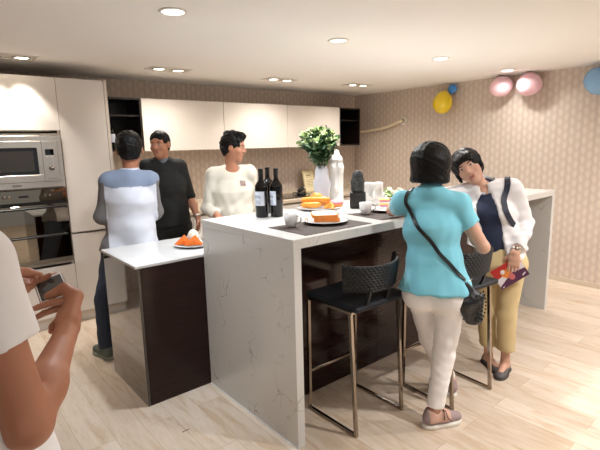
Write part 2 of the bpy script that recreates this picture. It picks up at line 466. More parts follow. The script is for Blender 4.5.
    def build(s, name, mats, h, parent=None, matfn=None, kind=None):
        me = s.mesh(name, h)
        if matfn is not None:
            cen = s.P[s.Q].mean(1); me.polygons.foreach_set('material_index', np.asarray(matfn(cen), dtype=np.int32))
        o = link(name, me, mats, None)
        if parent is not None: attach(o, parent)
        return o

def attach(o, parent):
    """o was built in world coordinates: shift its mesh into the parent's frame"""
    root = parent; chain = []
    while root is not None: chain.append(root); root = root.parent
    M = Matrix.Identity(4)
    for r in reversed(chain):
        M = M @ (Matrix.Translation(r.location) @ r.rotation_euler.to_matrix().to_4x4())
    o.data.transform(M.inverted()); o.parent = parent
    return o

# ------------------------------------------------------------------ materials in use
M_FLOOR = floor_material(); M_PAPER = wallpaper_material(); M_QUARTZ = quartz_material(); M_DARK = dark_wood_material()
M_CEIL = mat('ceiling_paint', (0.95, 0.935, 0.915), 0.8)
M_DARKGLOSS = mat('dark_gloss_panel', (0.14, 0.085, 0.07), 0.05, spec=0.6, coat=1.0)
M_WHITE = mat('white_lacquer', (0.91, 0.88, 0.85), 0.07, coat=0.6)
M_CREAM = mat('cream_cabinet_side', (0.86, 0.825, 0.785), 0.25)
M_EDGE = mat('cabinet_edge_metal', (0.62, 0.58, 0.52), 0.35, metal=0.8)
M_STEEL = mat('brushed_steel', (0.86, 0.84, 0.81), 0.34, metal=1.0, noise=(40, 0.06))
M_CHROME = mat('bronze_chrome', (0.62, 0.575, 0.53), 0.16, metal=1.0)
M_BLACKGLASS = mat('black_glass', (0.035, 0.035, 0.035), 0.03, spec=0.9)
M_MIRRORGLASS = mat('mirrored_oven_glass', (0.62, 0.58, 0.52), 0.03, metal=1.0)
M_SMOKE = mat('smoked_window', (0.24, 0.22, 0.20), 0.10, spec=0.7)
M_BLACK = mat('black_plastic', (0.06, 0.06, 0.06), 0.4)
M_WICKER = mat('black_wicker', (0.095, 0.10, 0.105), 0.42, spec=0.35)
M_SEAT = mat('navy_black_seat', (0.07, 0.08, 0.11), 0.6, bump=(220, 0.3))
M_TOPWHITE = mat('white_worktop', (0.84, 0.84, 0.84), 0.14)
M_SHELFDARK = mat('dark_shelf_board', (0.105, 0.065, 0.055), 0.35)
M_FIX = mat('fixture_white', (0.92, 0.90, 0.87), 0.4)
M_COUNTER = mat('beige_worktop', (0.80, 0.74, 0.66), 0.22, noise=(60, 0.08))

# ------------------------------------------------------------------ room shell
XR, YB = 5.3985, 5.0806
XL, YN = -2.8, -2.6
MB().box(XL, XR + 0.1, YN, YB + 0.1, -0.1, 0).build('floor', M_FLOOR, kind='structure')
MB().box(XL, XR + 0.1, YN, YB + 0.1, ZC, ZC + 0.1).build('ceiling', M_CEIL, kind='structure')
MB().box(XL, XR + 0.1, YB, YB + 0.1, 0, ZC).build('wall_back', M_PAPER, kind='structure')
MB().box(XR, XR + 0.1, YN, YB, 0, ZC).build('wall_right', M_PAPER, kind='structure')
MB().box(XL - 0.1, XL, YN, YB + 0.1, 0, ZC).build('wall_left', mat('wall_paint', (0.85, 0.81, 0.75), 0.7), kind='structure')
MB().box(XR - 0.012, XR, YN, 4.44, 0, 0.05, 0.003).build('baseboard_right', mat('baseboard_beige', (0.80, 0.74, 0.66), 0.5), kind='structure')

# ------------------------------------------------------------------ ceiling lights
M_LAMP = mat('lamp_diffuser', (1, 1, 1), 0.4, emit=(1.0, 0.97, 0.92, 9.0))
M_LAMPW = mat('lamp_diffuser_warm', (1, 1, 1), 0.4, emit=(1.0, 0.88, 0.70, 8.0))
M_LAMPD = mat('lamp_diffuser_pale', (0.95, 0.93, 0.9), 0.4, emit=(1.0, 0.92, 0.80, 1.3))
def area(name, loc, power, col, size, spread, parent=None, rot=(0, 0, 0)):
    l = bpy.data.lights.new(name, 'AREA'); l.shape = 'DISK'; l.size = size; l.energy = power; l.color = col; l.spread = spread
    o = bpy.data.objects.new(name, l); COL.objects.link(o); o.location = loc; o.rotation_euler = rot
    if parent: o.parent = parent
    return o
DL_TXT = ['large bright white round downlight in ceiling above dark cabinet end', 'small round ceiling downlight with pale ring above the bread and vases',
          'small warm round ceiling downlight nearest the yellow balloon', 'glowing round ceiling downlight just above the two pink balloons',
          'added fill downlight outside the frame above the front left floor', 'added fill downlight outside the frame in front of the bar stools',
          'added fill downlight outside the frame between stools and right wall', 'added fill downlight outside the frame nearest the right wall', 'added fill downlight outside the frame above the person with phone']
for i, (x, y, w, c) in enumerate(DOWNLIGHTS):
    t = thing('ceiling_downlight', DL_TXT[i], 'ceiling light', (x, y, ZC), 0, 'round downlights')
    R_ = 0.066
    ring = MB().lathe([(R_ - 0.008, 0.0), (R_ + 0.009, 0.0), (R_ + 0.011, -0.003), (R_ + 0.006, -0.008), (R_ - 0.006, -0.009), (R_ - 0.008, -0.002), (R_ - 0.008, 0.0)], (0, 0, 0), 40)
    ring.build('trim_ring', M_FIX, t)
    MB().lathe([(0, -0.0045), (R_ - 0.008, -0.0045), (R_ - 0.008, -0.002), (0, -0.002)], (0, 0, 0), 40).build('diffuser', (M_LAMP if i in (0, 3) else M_LAMPW if i == 2 else M_LAMPD), t)
    area('downlight_lamp', (0, 0, -0.012), w, c, 0.10, math.radians(150), t)
TW_TXT = ['twin spot ceiling fixture above the microwave cabinet', 'twin spot ceiling fixture above the man in the black sweater',
          'twin spot ceiling fixture above the middle white wall cabinet', 'twin spot ceiling fixture nearest the back right room corner']
for i, (x, y, w) in enumerate(TWINS):
    t = thing('twin_spotlight', TW_TXT[i], 'ceiling light', (x, y, ZC), 0, 'twin ceiling spotlights')
    fr = MB(); W2, D2 = 0.20, 0.10
    for a in ((-W2, W2, -D2, -D2 + 0.012), (-W2, W2, D2 - 0.012, D2), (-W2, -W2 + 0.012, -D2 + 0.012, D2 - 0.012), (W2 - 0.012, W2, -D2 + 0.012, D2 - 0.012)):
        fr.box(a[0], a[1], a[2], a[3], -0.008, 0.0, 0.002)
    fr.build('frame', M_FIX, t)
    MB().box(-W2 + 0.012, W2 - 0.012, -D2 + 0.012, D2 - 0.012, -0.003, 0).build('inset_panel', mat('fixture_inset', (0.80, 0.77, 0.72), 0.5), t)
    for sx in (-1, 1):
        b = MB().lathe([(0.062, 0.0), (0.066, -0.007), (0.060, -0.011), (0.050, -0.008), (0.050, -0.003)], (sx * 0.095, 0, -0.003), 28).build('spot_ring', M_STEEL, t)
        MB().lathe([(0, -0.004), (0.048, -0.004), (0.048, -0.002), (0, -0.002)], (sx * 0.095, 0, -0.004), 24).build('spot_lens', M_LAMPW, t)
        l = bpy.data.lights.new('spot_lamp', 'SPOT'); l.energy = w * 4; l.color = (1, 0.93, 0.84); l.spot_size = math.radians(150 if i else 78); l.spot_blend = 1.0 if i else 0.45; l.shadow_soft_size = 0.03
        lo = bpy.data.objects.new('spot_lamp', l); COL.objects.link(lo); lo.parent = t; lo.location = (sx * 0.095, 0, -0.02)

# ------------------------------------------------------------------ tall cabinets on the left
YT = 4.409
def tall_carcass(x0, x1):
    b = MB()
    b.box(x0, x0 + 0.018, YT + 0.022, YB - 0.005, 0.10, 2.183); b.box(x1 - 0.018, x1, YT + 0.022, YB - 0.005, 0.10, 2.183)
    b.box(x0 + 0.018, x1 - 0.018, YT + 0.022, YB - 0.005, 2.165, 2.183); b.box(x0 + 0.018, x1 - 0.018, YT + 0.022, YB - 0.005, 0.10, 0.118)
    b.box(x0 + 0.018, x1 - 0.018, YB - 0.02, YB - 0.005, 0.118, 2.165)
    return b
t = thing('tall_cabinet', 'tall cream gloss cabinet column holding the microwave and built in oven', 'cabinet', (0.70, YT, 0), 0, 'tall cabinets')
def child(mb, name, m, t):
    o = mb.build(name, m); return attach(o, t)
b = tall_carcass(0.40, 1.004); b.box(0.418, 0.986, YT + 0.03, YB - 0.02, 1.70, 1.718); b.box(0.418, 0.986, YT + 0.03, YB - 0.02, 1.252, 1.262); b.box(0.418, 0.986, YT + 0.03, YB - 0.02, 0.575, 0.593)
child(b, 'body', M_CREAM, t)
d = child(MB().box(0.402, 1.0045, YT, YT + 0.02, 1.742, 2.181, 0.002), 'door', M_WHITE, t)
attach(MB().box(0.402, 0.93, YT - 0.003, YT + 0.018, 1.733, 1.7415).build('handle', M_EDGE), d)
child(MB().box(0.402, 1.0045, YT, YT + 0.02, 0.105, 0.560, 0.002), 'drawer', M_WHITE, t)
child(MB().box(0.40, 1.004, YT + 0.05, YT + 0.066, 0, 0.10), 'plinth', M_CREAM, t)

t = thing('tall_cabinet', 'tall cream gloss cabinet column with two plain doors right of the oven', 'cabinet', (1.22, YT, 0), 0, 'tall cabinets')
child(tall_carcass(1.008, 1.40), 'body', M_CREAM, t)
child(MB().box(1.40, 1.427, YT - 0.001, YB - 0.005, 0.0, 2.186, 0.001), 'side_panel', M_CREAM, t)
child(MB().box(1.0075, 1.398, YT, YT + 0.02, 0.842, 2.181, 0.002), 'door', M_WHITE, t)
d = child(MB().box(1.0075, 1.398, YT, YT + 0.02, 0.105, 0.826, 0.002), 'door', M_WHITE, t)
attach(MB().box(1.13, 1.398, YT - 0.002, YT + 0.018, 0.8265, 0.8335).build('handle', M_EDGE), d)
child(MB().box(1.008, 1.40, YT + 0.05, YT + 0.066, 0, 0.10), 'plinth', M_CREAM, t)

# microwave
t = thing('microwave_oven', 'stainless steel built in microwave in the tall cabinet above the oven', 'microwave', (0.70, YT, 1.265))
y0 = YT - 0.012
b = MB(); b.box(0.424, 0.980, YT + 0.022, YT + 0.45, 1.270, 1.690)
child(b, 'body', M_STEEL, t)
fr = MB()
for a in ((0.405, 0.998, 1.265, 1.315), (0.405, 0.998, 1.655, 1.697), (0.405, 0.440, 1.315, 1.655), (0.965, 0.998, 1.315, 1.655)): fr.box(a[0], a[1], y0, YT + 0.021, a[2], a[3], 0.002)
child(fr, 'trim_frame', M_STEEL, t)
d = MB()
for a in ((0.442, 0.842, 1.317, 1.375), (0.442, 0.842, 1.600, 1.653), (0.442, 0.480, 1.375, 1.600), (0.808, 0.842, 1.375, 1.600)): d.box(a[0], a[1], y0 - 0.006, YT + 0.015, a[2], a[3], 0.0015)
d = child(d, 'door', M_STEEL, t)
attach(MB().box(0.480, 0.808, y0 - 0.003, YT + 0.012, 1.375, 1.600).build('window_border', M_BLACKGLASS), d)
attach(MB().box(0.510, 0.778, y0 - 0.0045, y0 - 0.0032, 1.405, 1.572).build('window', M_SMOKE), d)
p = child(MB().box(0.845, 0.963, y0 - 0.004, YT + 0.015, 1.317, 1.653, 0.0015), 'control_panel', M_STEEL, t)
attach(MB().box(0.866, 0.932, y0 - 0.0062, y0 - 0.0042, 1.535, 1.585).build('display', M_BLACKGLASS), p)
k = MB().lathe([(0.0, 0.018), (0.017, 0.018), (0.021, 0.012), (0.022, 0.0)], (0, 0, 0), 24).xf(basis((1, 0, 0), (0, 0, 1), (0, -1, 0), (0.905, y0 - 0.004, 1.425)))
attach(k.build('knob', M_CHROME), p)
for zz in (1.455, 1.477, 1.499, 1.52):
    attach(MB().ball((0.918, y0 - 0.005, zz), (0.005, 0.003, 0.005), 10).build('button', M_FIX), p)
for xx in (0.880, 0.915):
    attach(MB().box(xx - 0.010, xx + 0.010, y0 - 0.0052, y0 - 0.0042, 1.5195, 1.5275).build('button', M_FIX), p)
attach(MB().box(0.868, 0.945, y0 - 0.0048, y0 - 0.0042, 1.335, 1.337).build('open_button_line', M_BLACK), p)
child(MB().box(0.60, 0.665, y0 - 0.001, y0 - 0.0002, 1.281, 1.297), 'badge', mat('badge_grey', (0.58, 0.55, 0.52), 0.4), t)

# oven
t = thing('built_in_oven', 'mirror fronted built in oven below the microwave', 'oven', (0.70, YT, 0.597))
child(MB().box(0.424, 0.980, YT + 0.022, YT + 0.5, 0.60, 1.245), 'body', M_STEEL, t)
p = child(MB().box(0.405, 0.998, YT - 0.008, YT + 0.021, 1.145, 1.250, 0.002), 'control_panel', M_MIRRORGLASS, t)
attach(MB().box(0.635, 0.705, YT - 0.0095, YT - 0.0081, 1.188, 1.206).build('display', M_BLACKGLASS), p)
for xx in (0.53, 0.565, 0.83, 0.865):
    kb = MB().lathe([(0.0, 0.012), (0.009, 0.012), (0.012, 0.006), (0.012, 0.0)], (0, 0, 0), 18).xf(basis((1, 0, 0), (0, 0, 1), (0, -1, 0), (xx, YT - 0.008, 1.197)))
    attach(kb.build('knob', M_CHROME), p)
d = child(MB().box(0.405, 0.998, YT - 0.012, YT + 0.021, 0.640, 1.118, 0.002), 'door', M_MIRRORGLASS, t)
h = MB(); h.box(0.41, 0.985, YT - 0.052, YT - 0.040, 1.086, 1.104, 0.004)
h.box(0.43, 0.442, YT - 0.0405, YT - 0.0118, 1.088, 1.102); h.box(0.955, 0.967, YT - 0.0405, YT - 0.0118, 1.088, 1.102)
attach(h.build('handle', M_BLACK), d)
h = MB(); h.box(0.41, 0.970, YT - 0.045, YT - 0.034, 0.842, 0.858, 0.004)
h.box(0.43, 0.442, YT - 0.0345, YT - 0.0118, 0.843, 0.857); h.box(0.945, 0.957, YT - 0.0345, YT - 0.0118, 0.843, 0.857)
attach(h.build('handle', M_BLACK), d)
child(MB().box(0.405, 0.998, YT - 0.004, YT + 0.021, 1.1185, 1.1445), 'vent_strip', M_BLACK, t)
child(MB().box(0.405, 0.998, YT - 0.006, YT + 0.021, 0.600, 0.6395), 'bottom_trim', M_EDGE, t)

# ------------------------------------------------------------------ wall cabinets
YW = 4.689; ZW0, ZW1 = 1.548, 2.072
def wall_cabinet(x0, x1, label):
    t = thing('wall_cabinet', label, 'cabinet', ((x0 + x1) / 2, YW, ZW0), 0, 'white wall cabinets')
    b = MB(); b.box(x0, x0 + 0.016, YW + 0.022, YB - 0.003, ZW0, ZW1); b.box(x1 - 0.016, x1, YW + 0.022, YB - 0.003, ZW0, ZW1)
    b.box(x0 + 0.016, x1 - 0.016, YW + 0.022, YB - 0.003, ZW0, ZW0 + 0.016); b.box(x0 + 0.016, x1 - 0.016, YW + 0.022, YB - 0.003, ZW1 - 0.016, ZW1)
    b.box(x0 + 0.016, x1 - 0.016, YB - 0.012, YB - 0.003, ZW0 + 0.016, ZW1 - 0.016)
    child(b, 'body', M_CREAM, t)
    child(MB().box(x0 + 0.0015, x1 - 0.0015, YW, YW + 0.02, ZW0 - 0.006, ZW1 + 0.001, 0.002), 'door', M_WHITE, t)
wall_cabinet(1.844, 2.797, 'long white gloss wall cabinet behind the man in black')
wall_cabinet(2.799, 3.729, 'long white gloss wall cabinet above the three wine bottles')
wall_cabinet(3.731, 4.669, 'long white gloss wall cabinet behind the leafy bouquet')
def open_cabinet(x0, x1, label):
    t = thing('open_shelf_cabinet', label, 'cabinet', ((x0 + x1) / 2, YW, ZW0), 0, 'dark open wall cabinets')
    b = MB(); y1 = YB - 0.003
    b.box(x0, x0 + 0.018, YW + 0.002, y1, ZW0, ZW1); b.box(x1 - 0.018, x1, YW + 0.002, y1, ZW0, ZW1)
    b.box(x0 + 0.018, x1 - 0.018, YW + 0.002, y1, ZW0, ZW0 + 0.018); b.box(x0 + 0.018, x1 - 0.018, YW + 0.002, y1, ZW1 - 0.018, ZW1)
    child(b, 'body', M_SHELFDARK, t)
    child(MB().box(x0 + 0.018, x1 - 0.018, y1 - 0.012, y1, ZW0 + 0.018, ZW1 - 0.018), 'back_panel', M_SHELFDARK, t)
    child(MB().box(x0 + 0.018, x1 - 0.018, YW + 0.03, y1 - 0.012, 1.892, 1.908), 'shelf', M_SHELFDARK, t)
open_cabinet(1.445, 1.842, 'dark open shelf cabinet beside the tall cream cabinet')
open_cabinet(4.671, 5.083, 'dark open shelf cabinet at the right end of wall cabinets')

# ------------------------------------------------------------------ base cabinets and worktop along the back wall
xs = [1.43, 2.22, 3.01, 3.80, 4.59, 5.385]
BC_TXT = ['cream base cabinet behind the man in the black sweater', 'cream base cabinet behind the man in the white sweatshirt', 'cream base cabinet under the dark hob, behind the wine bottles',
          'cream base cabinet below the framed certificate', 'cream base cabinet in the back right corner']
for i in range(5):
    x0, x1 = xs[i] + 0.001, xs[i + 1] - 0.001
    t = thing('base_cabinet', BC_TXT[i], 'cabinet', ((x0 + x1) / 2, 4.46, 0), 0, 'cream base cabinets')
    child(MB().box(x0, x1, 4.482, YB - 0.005, 0.10, 0.858), 'body', M_CREAM, t)
    for a, c in ((x0, (x0 + x1) / 2), ((x0 + x1) / 2, x1)):
        dd = child(MB().box(a + 0.0015, c - 0.0015, 4.46, 4.481, 0.105, 0.835, 0.002), 'door', M_WHITE, t)
        attach(MB().box(a + 0.03, c - 0.03, 4.452, 4.478, 0.836, 0.846).build('handle', M_EDGE), dd)
    child(MB().box(x0, x1, 4.51, 4.53, 0, 0.10), 'plinth', M_CREAM, t)
t = thing('worktop', 'long beige worktop along the back wall under wall cabinets', 'worktop', (3.4, 4.44, 0.86))
child(MB().box(1.43, 5.39, 4.44, YB - 0.003, 0.86, 0.90, 0.003), 'slab', M_COUNTER, t)
child(MB().box(1.43, 5.39, YB - 0.018, YB - 0.003, 0.9005, 0.945, 0.002), 'upstand', M_COUNTER, t)
t = thing('cooking_hob', 'dark glass hob set on the back worktop behind the wine bottles', 'hob', (3.75, 4.76, 0.90))
MB().box(-0.45, 0.45, -0.24, 0.24, 0.0, 0.009, 0.003).build('glass_plate', M_BLACKGLASS, t)
for a, c in ((-0.22, -0.02), (0.22, -0.02)):
    MB().lathe([(0.055, 0.0), (0.06, 0.012), (0.04, 0.018), (0.0, 0.018)], (a, c, 0.009), 24).build('burner', M_BLACK, t)
    for q in range(4):
        an = q * math.pi / 2 + 0.3
        MB().tube([(a + 0.045 * math.cos(an), c + 0.045 * math.sin(an), 0.030), (a + 0.12 * math.cos(an), c + 0.12 * math.sin(an), 0.032), (a + 0.13 * math.cos(an), c + 0.13 * math.sin(an), 0.0095)], 0.005, 6).build('pan_support', M_BLACK, t)
# framed certificate leaning against the wall
t = thing('framed_certificate', 'cream certificate in a pale frame leaning on back wall behind vase', 'picture frame', (4.33, 4.93, 0.9005), math.radians(12))
t.rotation_euler = (math.radians(-13), 0, math.radians(10))
f_ = MB()
for a in ((-0.13, 0.13, 0, 0.02), (-0.13, 0.13, 0.30, 0.32), (-0.13, -0.112, 0.02, 0.30), (0.112, 0.13, 0.02, 0.30)): f_.box(a[0], a[1], -0.008, 0.010, a[2], a[3], 0.003)
f_.build('frame', mat('pale_gold_frame', (0.80, 0.74, 0.58), 0.35), t)
MB().box(-0.112, 0.112, 0.0, 0.006, 0.02, 0.30).build('certificate_sheet', mat('certificate_cream', (0.90, 0.86, 0.72), 0.5), t)
pr = MB()
pr.box(-0.055, 0.055, -0.001, -0.0002, 0.235, 0.252); pr.box(-0.07, 0.07, -0.001, -0.0002, 0.215, 0.220)
for q in range(5): pr.box(-0.075, 0.075 - 0.02 * (q % 2), -0.001, -0.0002, 0.175 - 0.022 * q, 0.180 - 0.022 * q)
pr.build('printed_lines', mat('print_gold', (0.62, 0.52, 0.30), 0.5), t)
# small black gadget next to it
t = thing('grinder', 'small black handheld grinder lying on back worktop beside certificate', 'kitchen gadget', (4.10, 4.93, 0.93))
MB().tube([(-0.01, 0.02, -0.004), (0.035, 0.0, 0.022), (0.07, -0.014, 0.042)], [0.022, 0.026, 0.022], 14).build('body', M_BLACK, t)
MB().tube([(0.07, -0.014, 0.042), (0.085, -0.02, 0.051)], [0.019, 0.014], 14).build('cap', M_STEEL, t)

# ------------------------------------------------------------------ island
X0, X1, Y0, Y1, HB = 1.3565, 4.3992, 1.6863, 2.6082, 1.12
TH = 0.0488
t = thing('bar_counter', 'white quartz bar counter with waterfall end panels and fine grey veins', 'bar counter', ((X0 + X1) / 2, (Y0 + Y1) / 2, 0))
child(MB().box(X0, X1, Y0, Y1, HB - TH, HB, 0.0015), 'countertop', M_QUARTZ, t)
child(MB().box(X0, X0 + TH, Y0, Y1, 0, HB - TH - 0.0002, 0.0015), 'end_panel', M_QUARTZ, t)
child(MB().box(X1 - TH, X1, Y0, Y1, 0, HB - TH - 0.0002, 0.0015), 'end_panel', M_QUARTZ, t)
# silicone bead at the foot of the near panel
child(MB().box(X0 - 0.006, X0 - 0.0002, Y0 + 0.01, Y1 - 0.001, 0.0, 0.006, 0.002), 'floor_seal', mat('silicone_seal', (0.88, 0.88, 0.86), 0.4), t)
BX = [X0 + TH + 0.002, 2.40, 3.38, X1 - TH - 0.002]
BT = ['glossy dark brown cabinet under the bar behind first bar stool', 'glossy dark brown cabinet under the bar behind turquoise woman', 'glossy dark brown cabinet under the far end of bar counter']
for i in range(3):
    x0, x1 = BX[i] + 0.0005, BX[i + 1] - 0.0005
    t = thing('bar_cabinet', BT[i], 'cabinet', ((x0 + x1) / 2, 2.055, 0), 0, 'dark bar cabinets')
    child(MB().box(x0, x1, 2.077, Y1 - 0.003, 0.0, HB - TH - 0.003), 'body', M_DARK, t)
    child(MB().box(x0 + 0.001, x1 - 0.001, 2.055, 2.0765, 0.004, HB - TH - 0.006, 0.0015), 'door', M_DARK, t)
LX = [0.940, 1.62, 2.30, 2.98, 3.66, 4.335]
LT = ['glossy dark brown cabinet at the near end of the low counter', 'dark brown low cabinet behind the wine bottles', 'dark brown low cabinet behind the bar under the vases', 'dark brown low cabinet behind the bar near its middle right', 'dark brown low cabinet behind the far end of the bar']
for i in range(5):
    x0, x1 = LX[i] + 0.0005, LX[i + 1] - 0.0005
    t = thing('island_cabinet', LT[i], 'cabinet', ((x0 + x1) / 2, 2.61, 0), 0, 'dark island cabinets')
    child(MB().box(x0, x1, 2.630, 3.21, 0.0, 0.876), 'body', M_DARK, t)
    child(MB().box(x0 + (0.001), x1 - 0.001, 2.611, 2.6295, 0.0, 0.876, 0.001), 'back_panel', M_DARK, t)
    for a, c in ((x0, (x0 + x1) / 2), ((x0 + x1) / 2, x1)):
        child(MB().box(a + 0.0015, c - 0.0015, 3.2105, 3.231, 0.06, 0.86, 0.0015), 'door', M_DARK, t)
    if i == 0:
        child(MB().box(0.922, 0.9398, 2.609, 3.234, 0.0, 0.8765, 0.001), 'end_panel', M_DARKGLOSS, t)
t = thing('low_worktop', 'thin white worktop on the low dark cabinets beside the bar', 'worktop', (2.6, 2.9, 0.877))
child(MB().box(0.912, 4.345, 2.6095, 3.245, 0.8775, 0.894, 0.0015), 'slab', M_TOPWHITE, t)

# ------------------------------------------------------------------ bar stools
def make_stool(label):
    t = thing('bar_stool', label, 'bar stool', (0, 0, 0), 0, 'bar stools')
    seat = MB(); seat.box(-0.208, 0.208, -0.208, 0.203, 0.706, 0.738, 0.010); seat.build('seat', M_SEAT, t)
    fr = MB()
    for a in ((-0.205, 0.205, -0.165, -0.147), (-0.205, 0.205, 0.18, 0.198), (-0.205, -0.187, -0.147, 0.18), (0.187, 0.205, -0.147, 0.18)): fr.box(a[0], a[1], a[2], a[3], 0.690, 0.7055, 0.001)
    fr.build('seat_frame', M_CHROME, t)
    B = (0.018, 0.018)
    for sx in (-1, 1):
        x = sx * 0.196
        MB().tube([(x, 0.190, 0.0165), (x, 0.188, 0.690)], 0, flat=B).build('leg', M_CHROME, t)
        MB().tube([(x, -0.188, 0.0165), (x, -0.150, 0.690)], 0, flat=B).build('leg', M_CHROME, t)
        MB().box(x - 0.010, x + 0.010, -0.199, 0.201, 0.0, 0.0165, 0.002).build('floor_rail', M_CHROME, t)
    MB().box(-0.187, 0.187, 0.180, 0.198, 0.235, 0.252, 0.002).build('footrest', M_CHROME, t)
    # woven curved backrest
    b = MB(); nu, nv = 168, 50; v = []; f = []
    half = 0.235
    for side in (0, 1):
        for i in range(nu + 1):
            s_ = -1 + 2 * i / nu; ang = s_ * 1.02
            for j in range(nv + 1):
                q = j / nv; R_ = 0.262
                cx, cy = R_ * math.sin(ang) * 0.90 - 0.006, -R_ * math.cos(ang) * 0.92 + 0.020
                h0 = 0.797 + 0.004 * s_ * s_; h1 = 0.945 + 0.014 * s_ * s_ * s_ * s_
                z = h0 + (h1 - h0) * q; lean = -0.018 * (q - 0.3)
                nx, ny = math.sin(ang), -math.cos(ang)
                row = min(int(q * 10), 9); wv = 0.0045 * math.sin(math.pi * ((q * 10) % 1.0)) * abs(math.sin(math.pi * (s_ * 10.5 + 0.5 * (row % 2)))) if 0 < j < nv and 3 < i < nu - 3 else 0.002
                edge = min(1.0, min(q, 1 - q) * 8 + 0.35)
                off = (0.010 * edge + wv) * (1 if side else -1)
                v.append((cx + nx * (off - lean), cy + ny * (off - lean), z))
    n = (nu + 1) * (nv + 1)
    idx = lambda sd, i, j: sd * n + i * (nv + 1) + j
    for i in range(nu):
        for j in range(nv):
            f.append((idx(1, i, j), idx(1, i + 1, j), idx(1, i + 1, j + 1), idx(1, i, j + 1)))
            f.append((idx(0, i, j), idx(0, i, j + 1), idx(0, i + 1, j + 1), idx(0, i + 1, j)))
    for i in range(nu):
        f.append((idx(0, i, nv), idx(1, i, nv), idx(1, i + 1, nv), idx(0, i + 1, nv))); f.append((idx(0, i, 0), idx(0, i + 1, 0), idx(1, i + 1, 0), idx(1, i, 0)))
    for j in range(nv):
        f.append((idx(0, 0, j), idx(1, 0, j), idx(1, 0, j + 1), idx(0, 0, j + 1))); f.append((idx(0, nu, j), idx(0, nu, j + 1), idx(1, nu, j + 1), idx(1, nu, j)))
    b.add(v, f, 0, False).build('backrest', M_WICKER, t)
    for px in (-0.125, 0.03):
        MB().tube([(px, -0.195, 0.735), (px, -0.212, 0.775), (px, -0.222, 0.815)], 0, flat=(0.014, 0.014)).build('post', M_BLACK, t)
    return t
stool = make_stool('black wicker backed bar stool at the near end of the bar')
stool.location = (1.852, 1.745, 0)
s2 = dup(stool, (2.468, 1.525, 0), math.radians(-4), 'black wicker backed bar stool between the turquoise woman and the white jacket woman')

# ------------------------------------------------------------------ small things on the counters
M_PORC = mat('white_porcelain', (0.93, 0.93, 0.93), 0.10, coat=0.4)
M_WINE = mat('dark_wine_glass', (0.03, 0.02, 0.02), 0.07, spec=0.4)
M_FOIL = mat('black_foil', (0.035, 0.03, 0.03), 0.35, spec=0.3)
M_LABEL = mat('wine_label_paper', (0.80, 0.82, 0.87), 0.6)
M_INK = mat('label_ink', (0.20, 0.20, 0.24), 0.6)

def label_patch(r, z0, z1, a0, a1, n=12):
    v = []; f = []
    for i in range(n + 1):
        a = a0 + (a1 - a0) * i / n
        for z in (z0, z1): v.append((r * math.cos(a), r * math.sin(a), z))
    for i in range(n): f.append((2 * i, 2 * i + 2, 2 * i + 3, 2 * i + 1))
    return MB().add(v, f, 0, True)
def wrap_text(txt, size, r, z, a):
    me = text_mesh(txt, size, 0.0)
    for v in me.vertices:
        an = a + v.co.x / r; zz = z + v.co.y; v.co = (r * math.cos(an), r * math.sin(an), zz)
    return me
def wine_bottle(label, x, y, z, h=0.31, r=0.041, face=None, with_label=True, group='red wine bottles on the bar', wid=1.75):
    t = thing('wine_bottle', label, 'wine bottle', (x, y, z), 0, group)
    k = h / 0.31
    MB().lathe([(0, 0.004), (r * 0.8, 0.0), (r, 0.006), (r, 0.185 * k), (r * 0.95, 0.203 * k), (r * 0.70, 0.222 * k), (r * 0.42, 0.236 * k), (r * 0.35, 0.25 * k), (r * 0.35, 0.258 * k), (0, 0.258 * k)], (0, 0, 0), 32).build('glass_body', M_WINE, t)
    MB().lathe([(r * 0.37, 0.24 * k), (r * 0.38, 0.296 * k), (r * 0.41, 0.297 * k), (r * 0.41, 0.309 * k), (r * 0.36, 0.31 * k), (0, 0.31 * k)], (0, 0, 0), 24).build('foil_cap', M_FOIL, t)
    if with_label:
        lb = label_patch(r + 0.0006, 0.078 * k, 0.168 * k, face - wid / 2, face + wid / 2).build('paper_label', M_LABEL, t)
        if group.startswith('red'):
            o = link('label_lettering', wrap_text('Viña', 0.030, r + 0.0012, 0.135 * k, face - 0.35), M_INK, lb)
            ln = MB()
            for q in range(3):
                p = label_patch(r + 0.0012, (0.108 - 0.009 * q) * k, (0.110 - 0.009 * q) * k, face - 0.6, face + 0.25, 6); ln.add(p.v, p.f)
            ln.build('label_print', M_INK, lb)
    return t
cam_dir = math.atan2(-2.4, -1.7)
wine_bottle('dark wine bottle leftmost of the three on bar, wide pale label facing out', 1.68, 2.40, HB, face=cam_dir - 0.42)
wine_bottle('dark wine bottle standing behind the other two on the bar', 1.815, 2.515, HB, face=cam_dir + 1.4)
wine_bottle('dark wine bottle rightmost of the three on bar, label turned left', 1.758, 2.345, HB, face=cam_dir - 0.85, wid=1.5)
M_OLDL = mat('old_label', (0.62, 0.58, 0.52), 0.6)
wine_bottle('dark wine bottle with grey label on lower shelf of left open cabinet', 1.585, 4.86, ZW0 + 0.0182, 0.29, 0.038, math.radians(-108), True, 'bottles in the open cabinets')
wine_bottle('dark wine bottle with pale label in right open cabinet', 4.745, 4.86, ZW0 + 0.0182, 0.29, 0.038, math.radians(-130), True, 'bottles in the open cabinets')

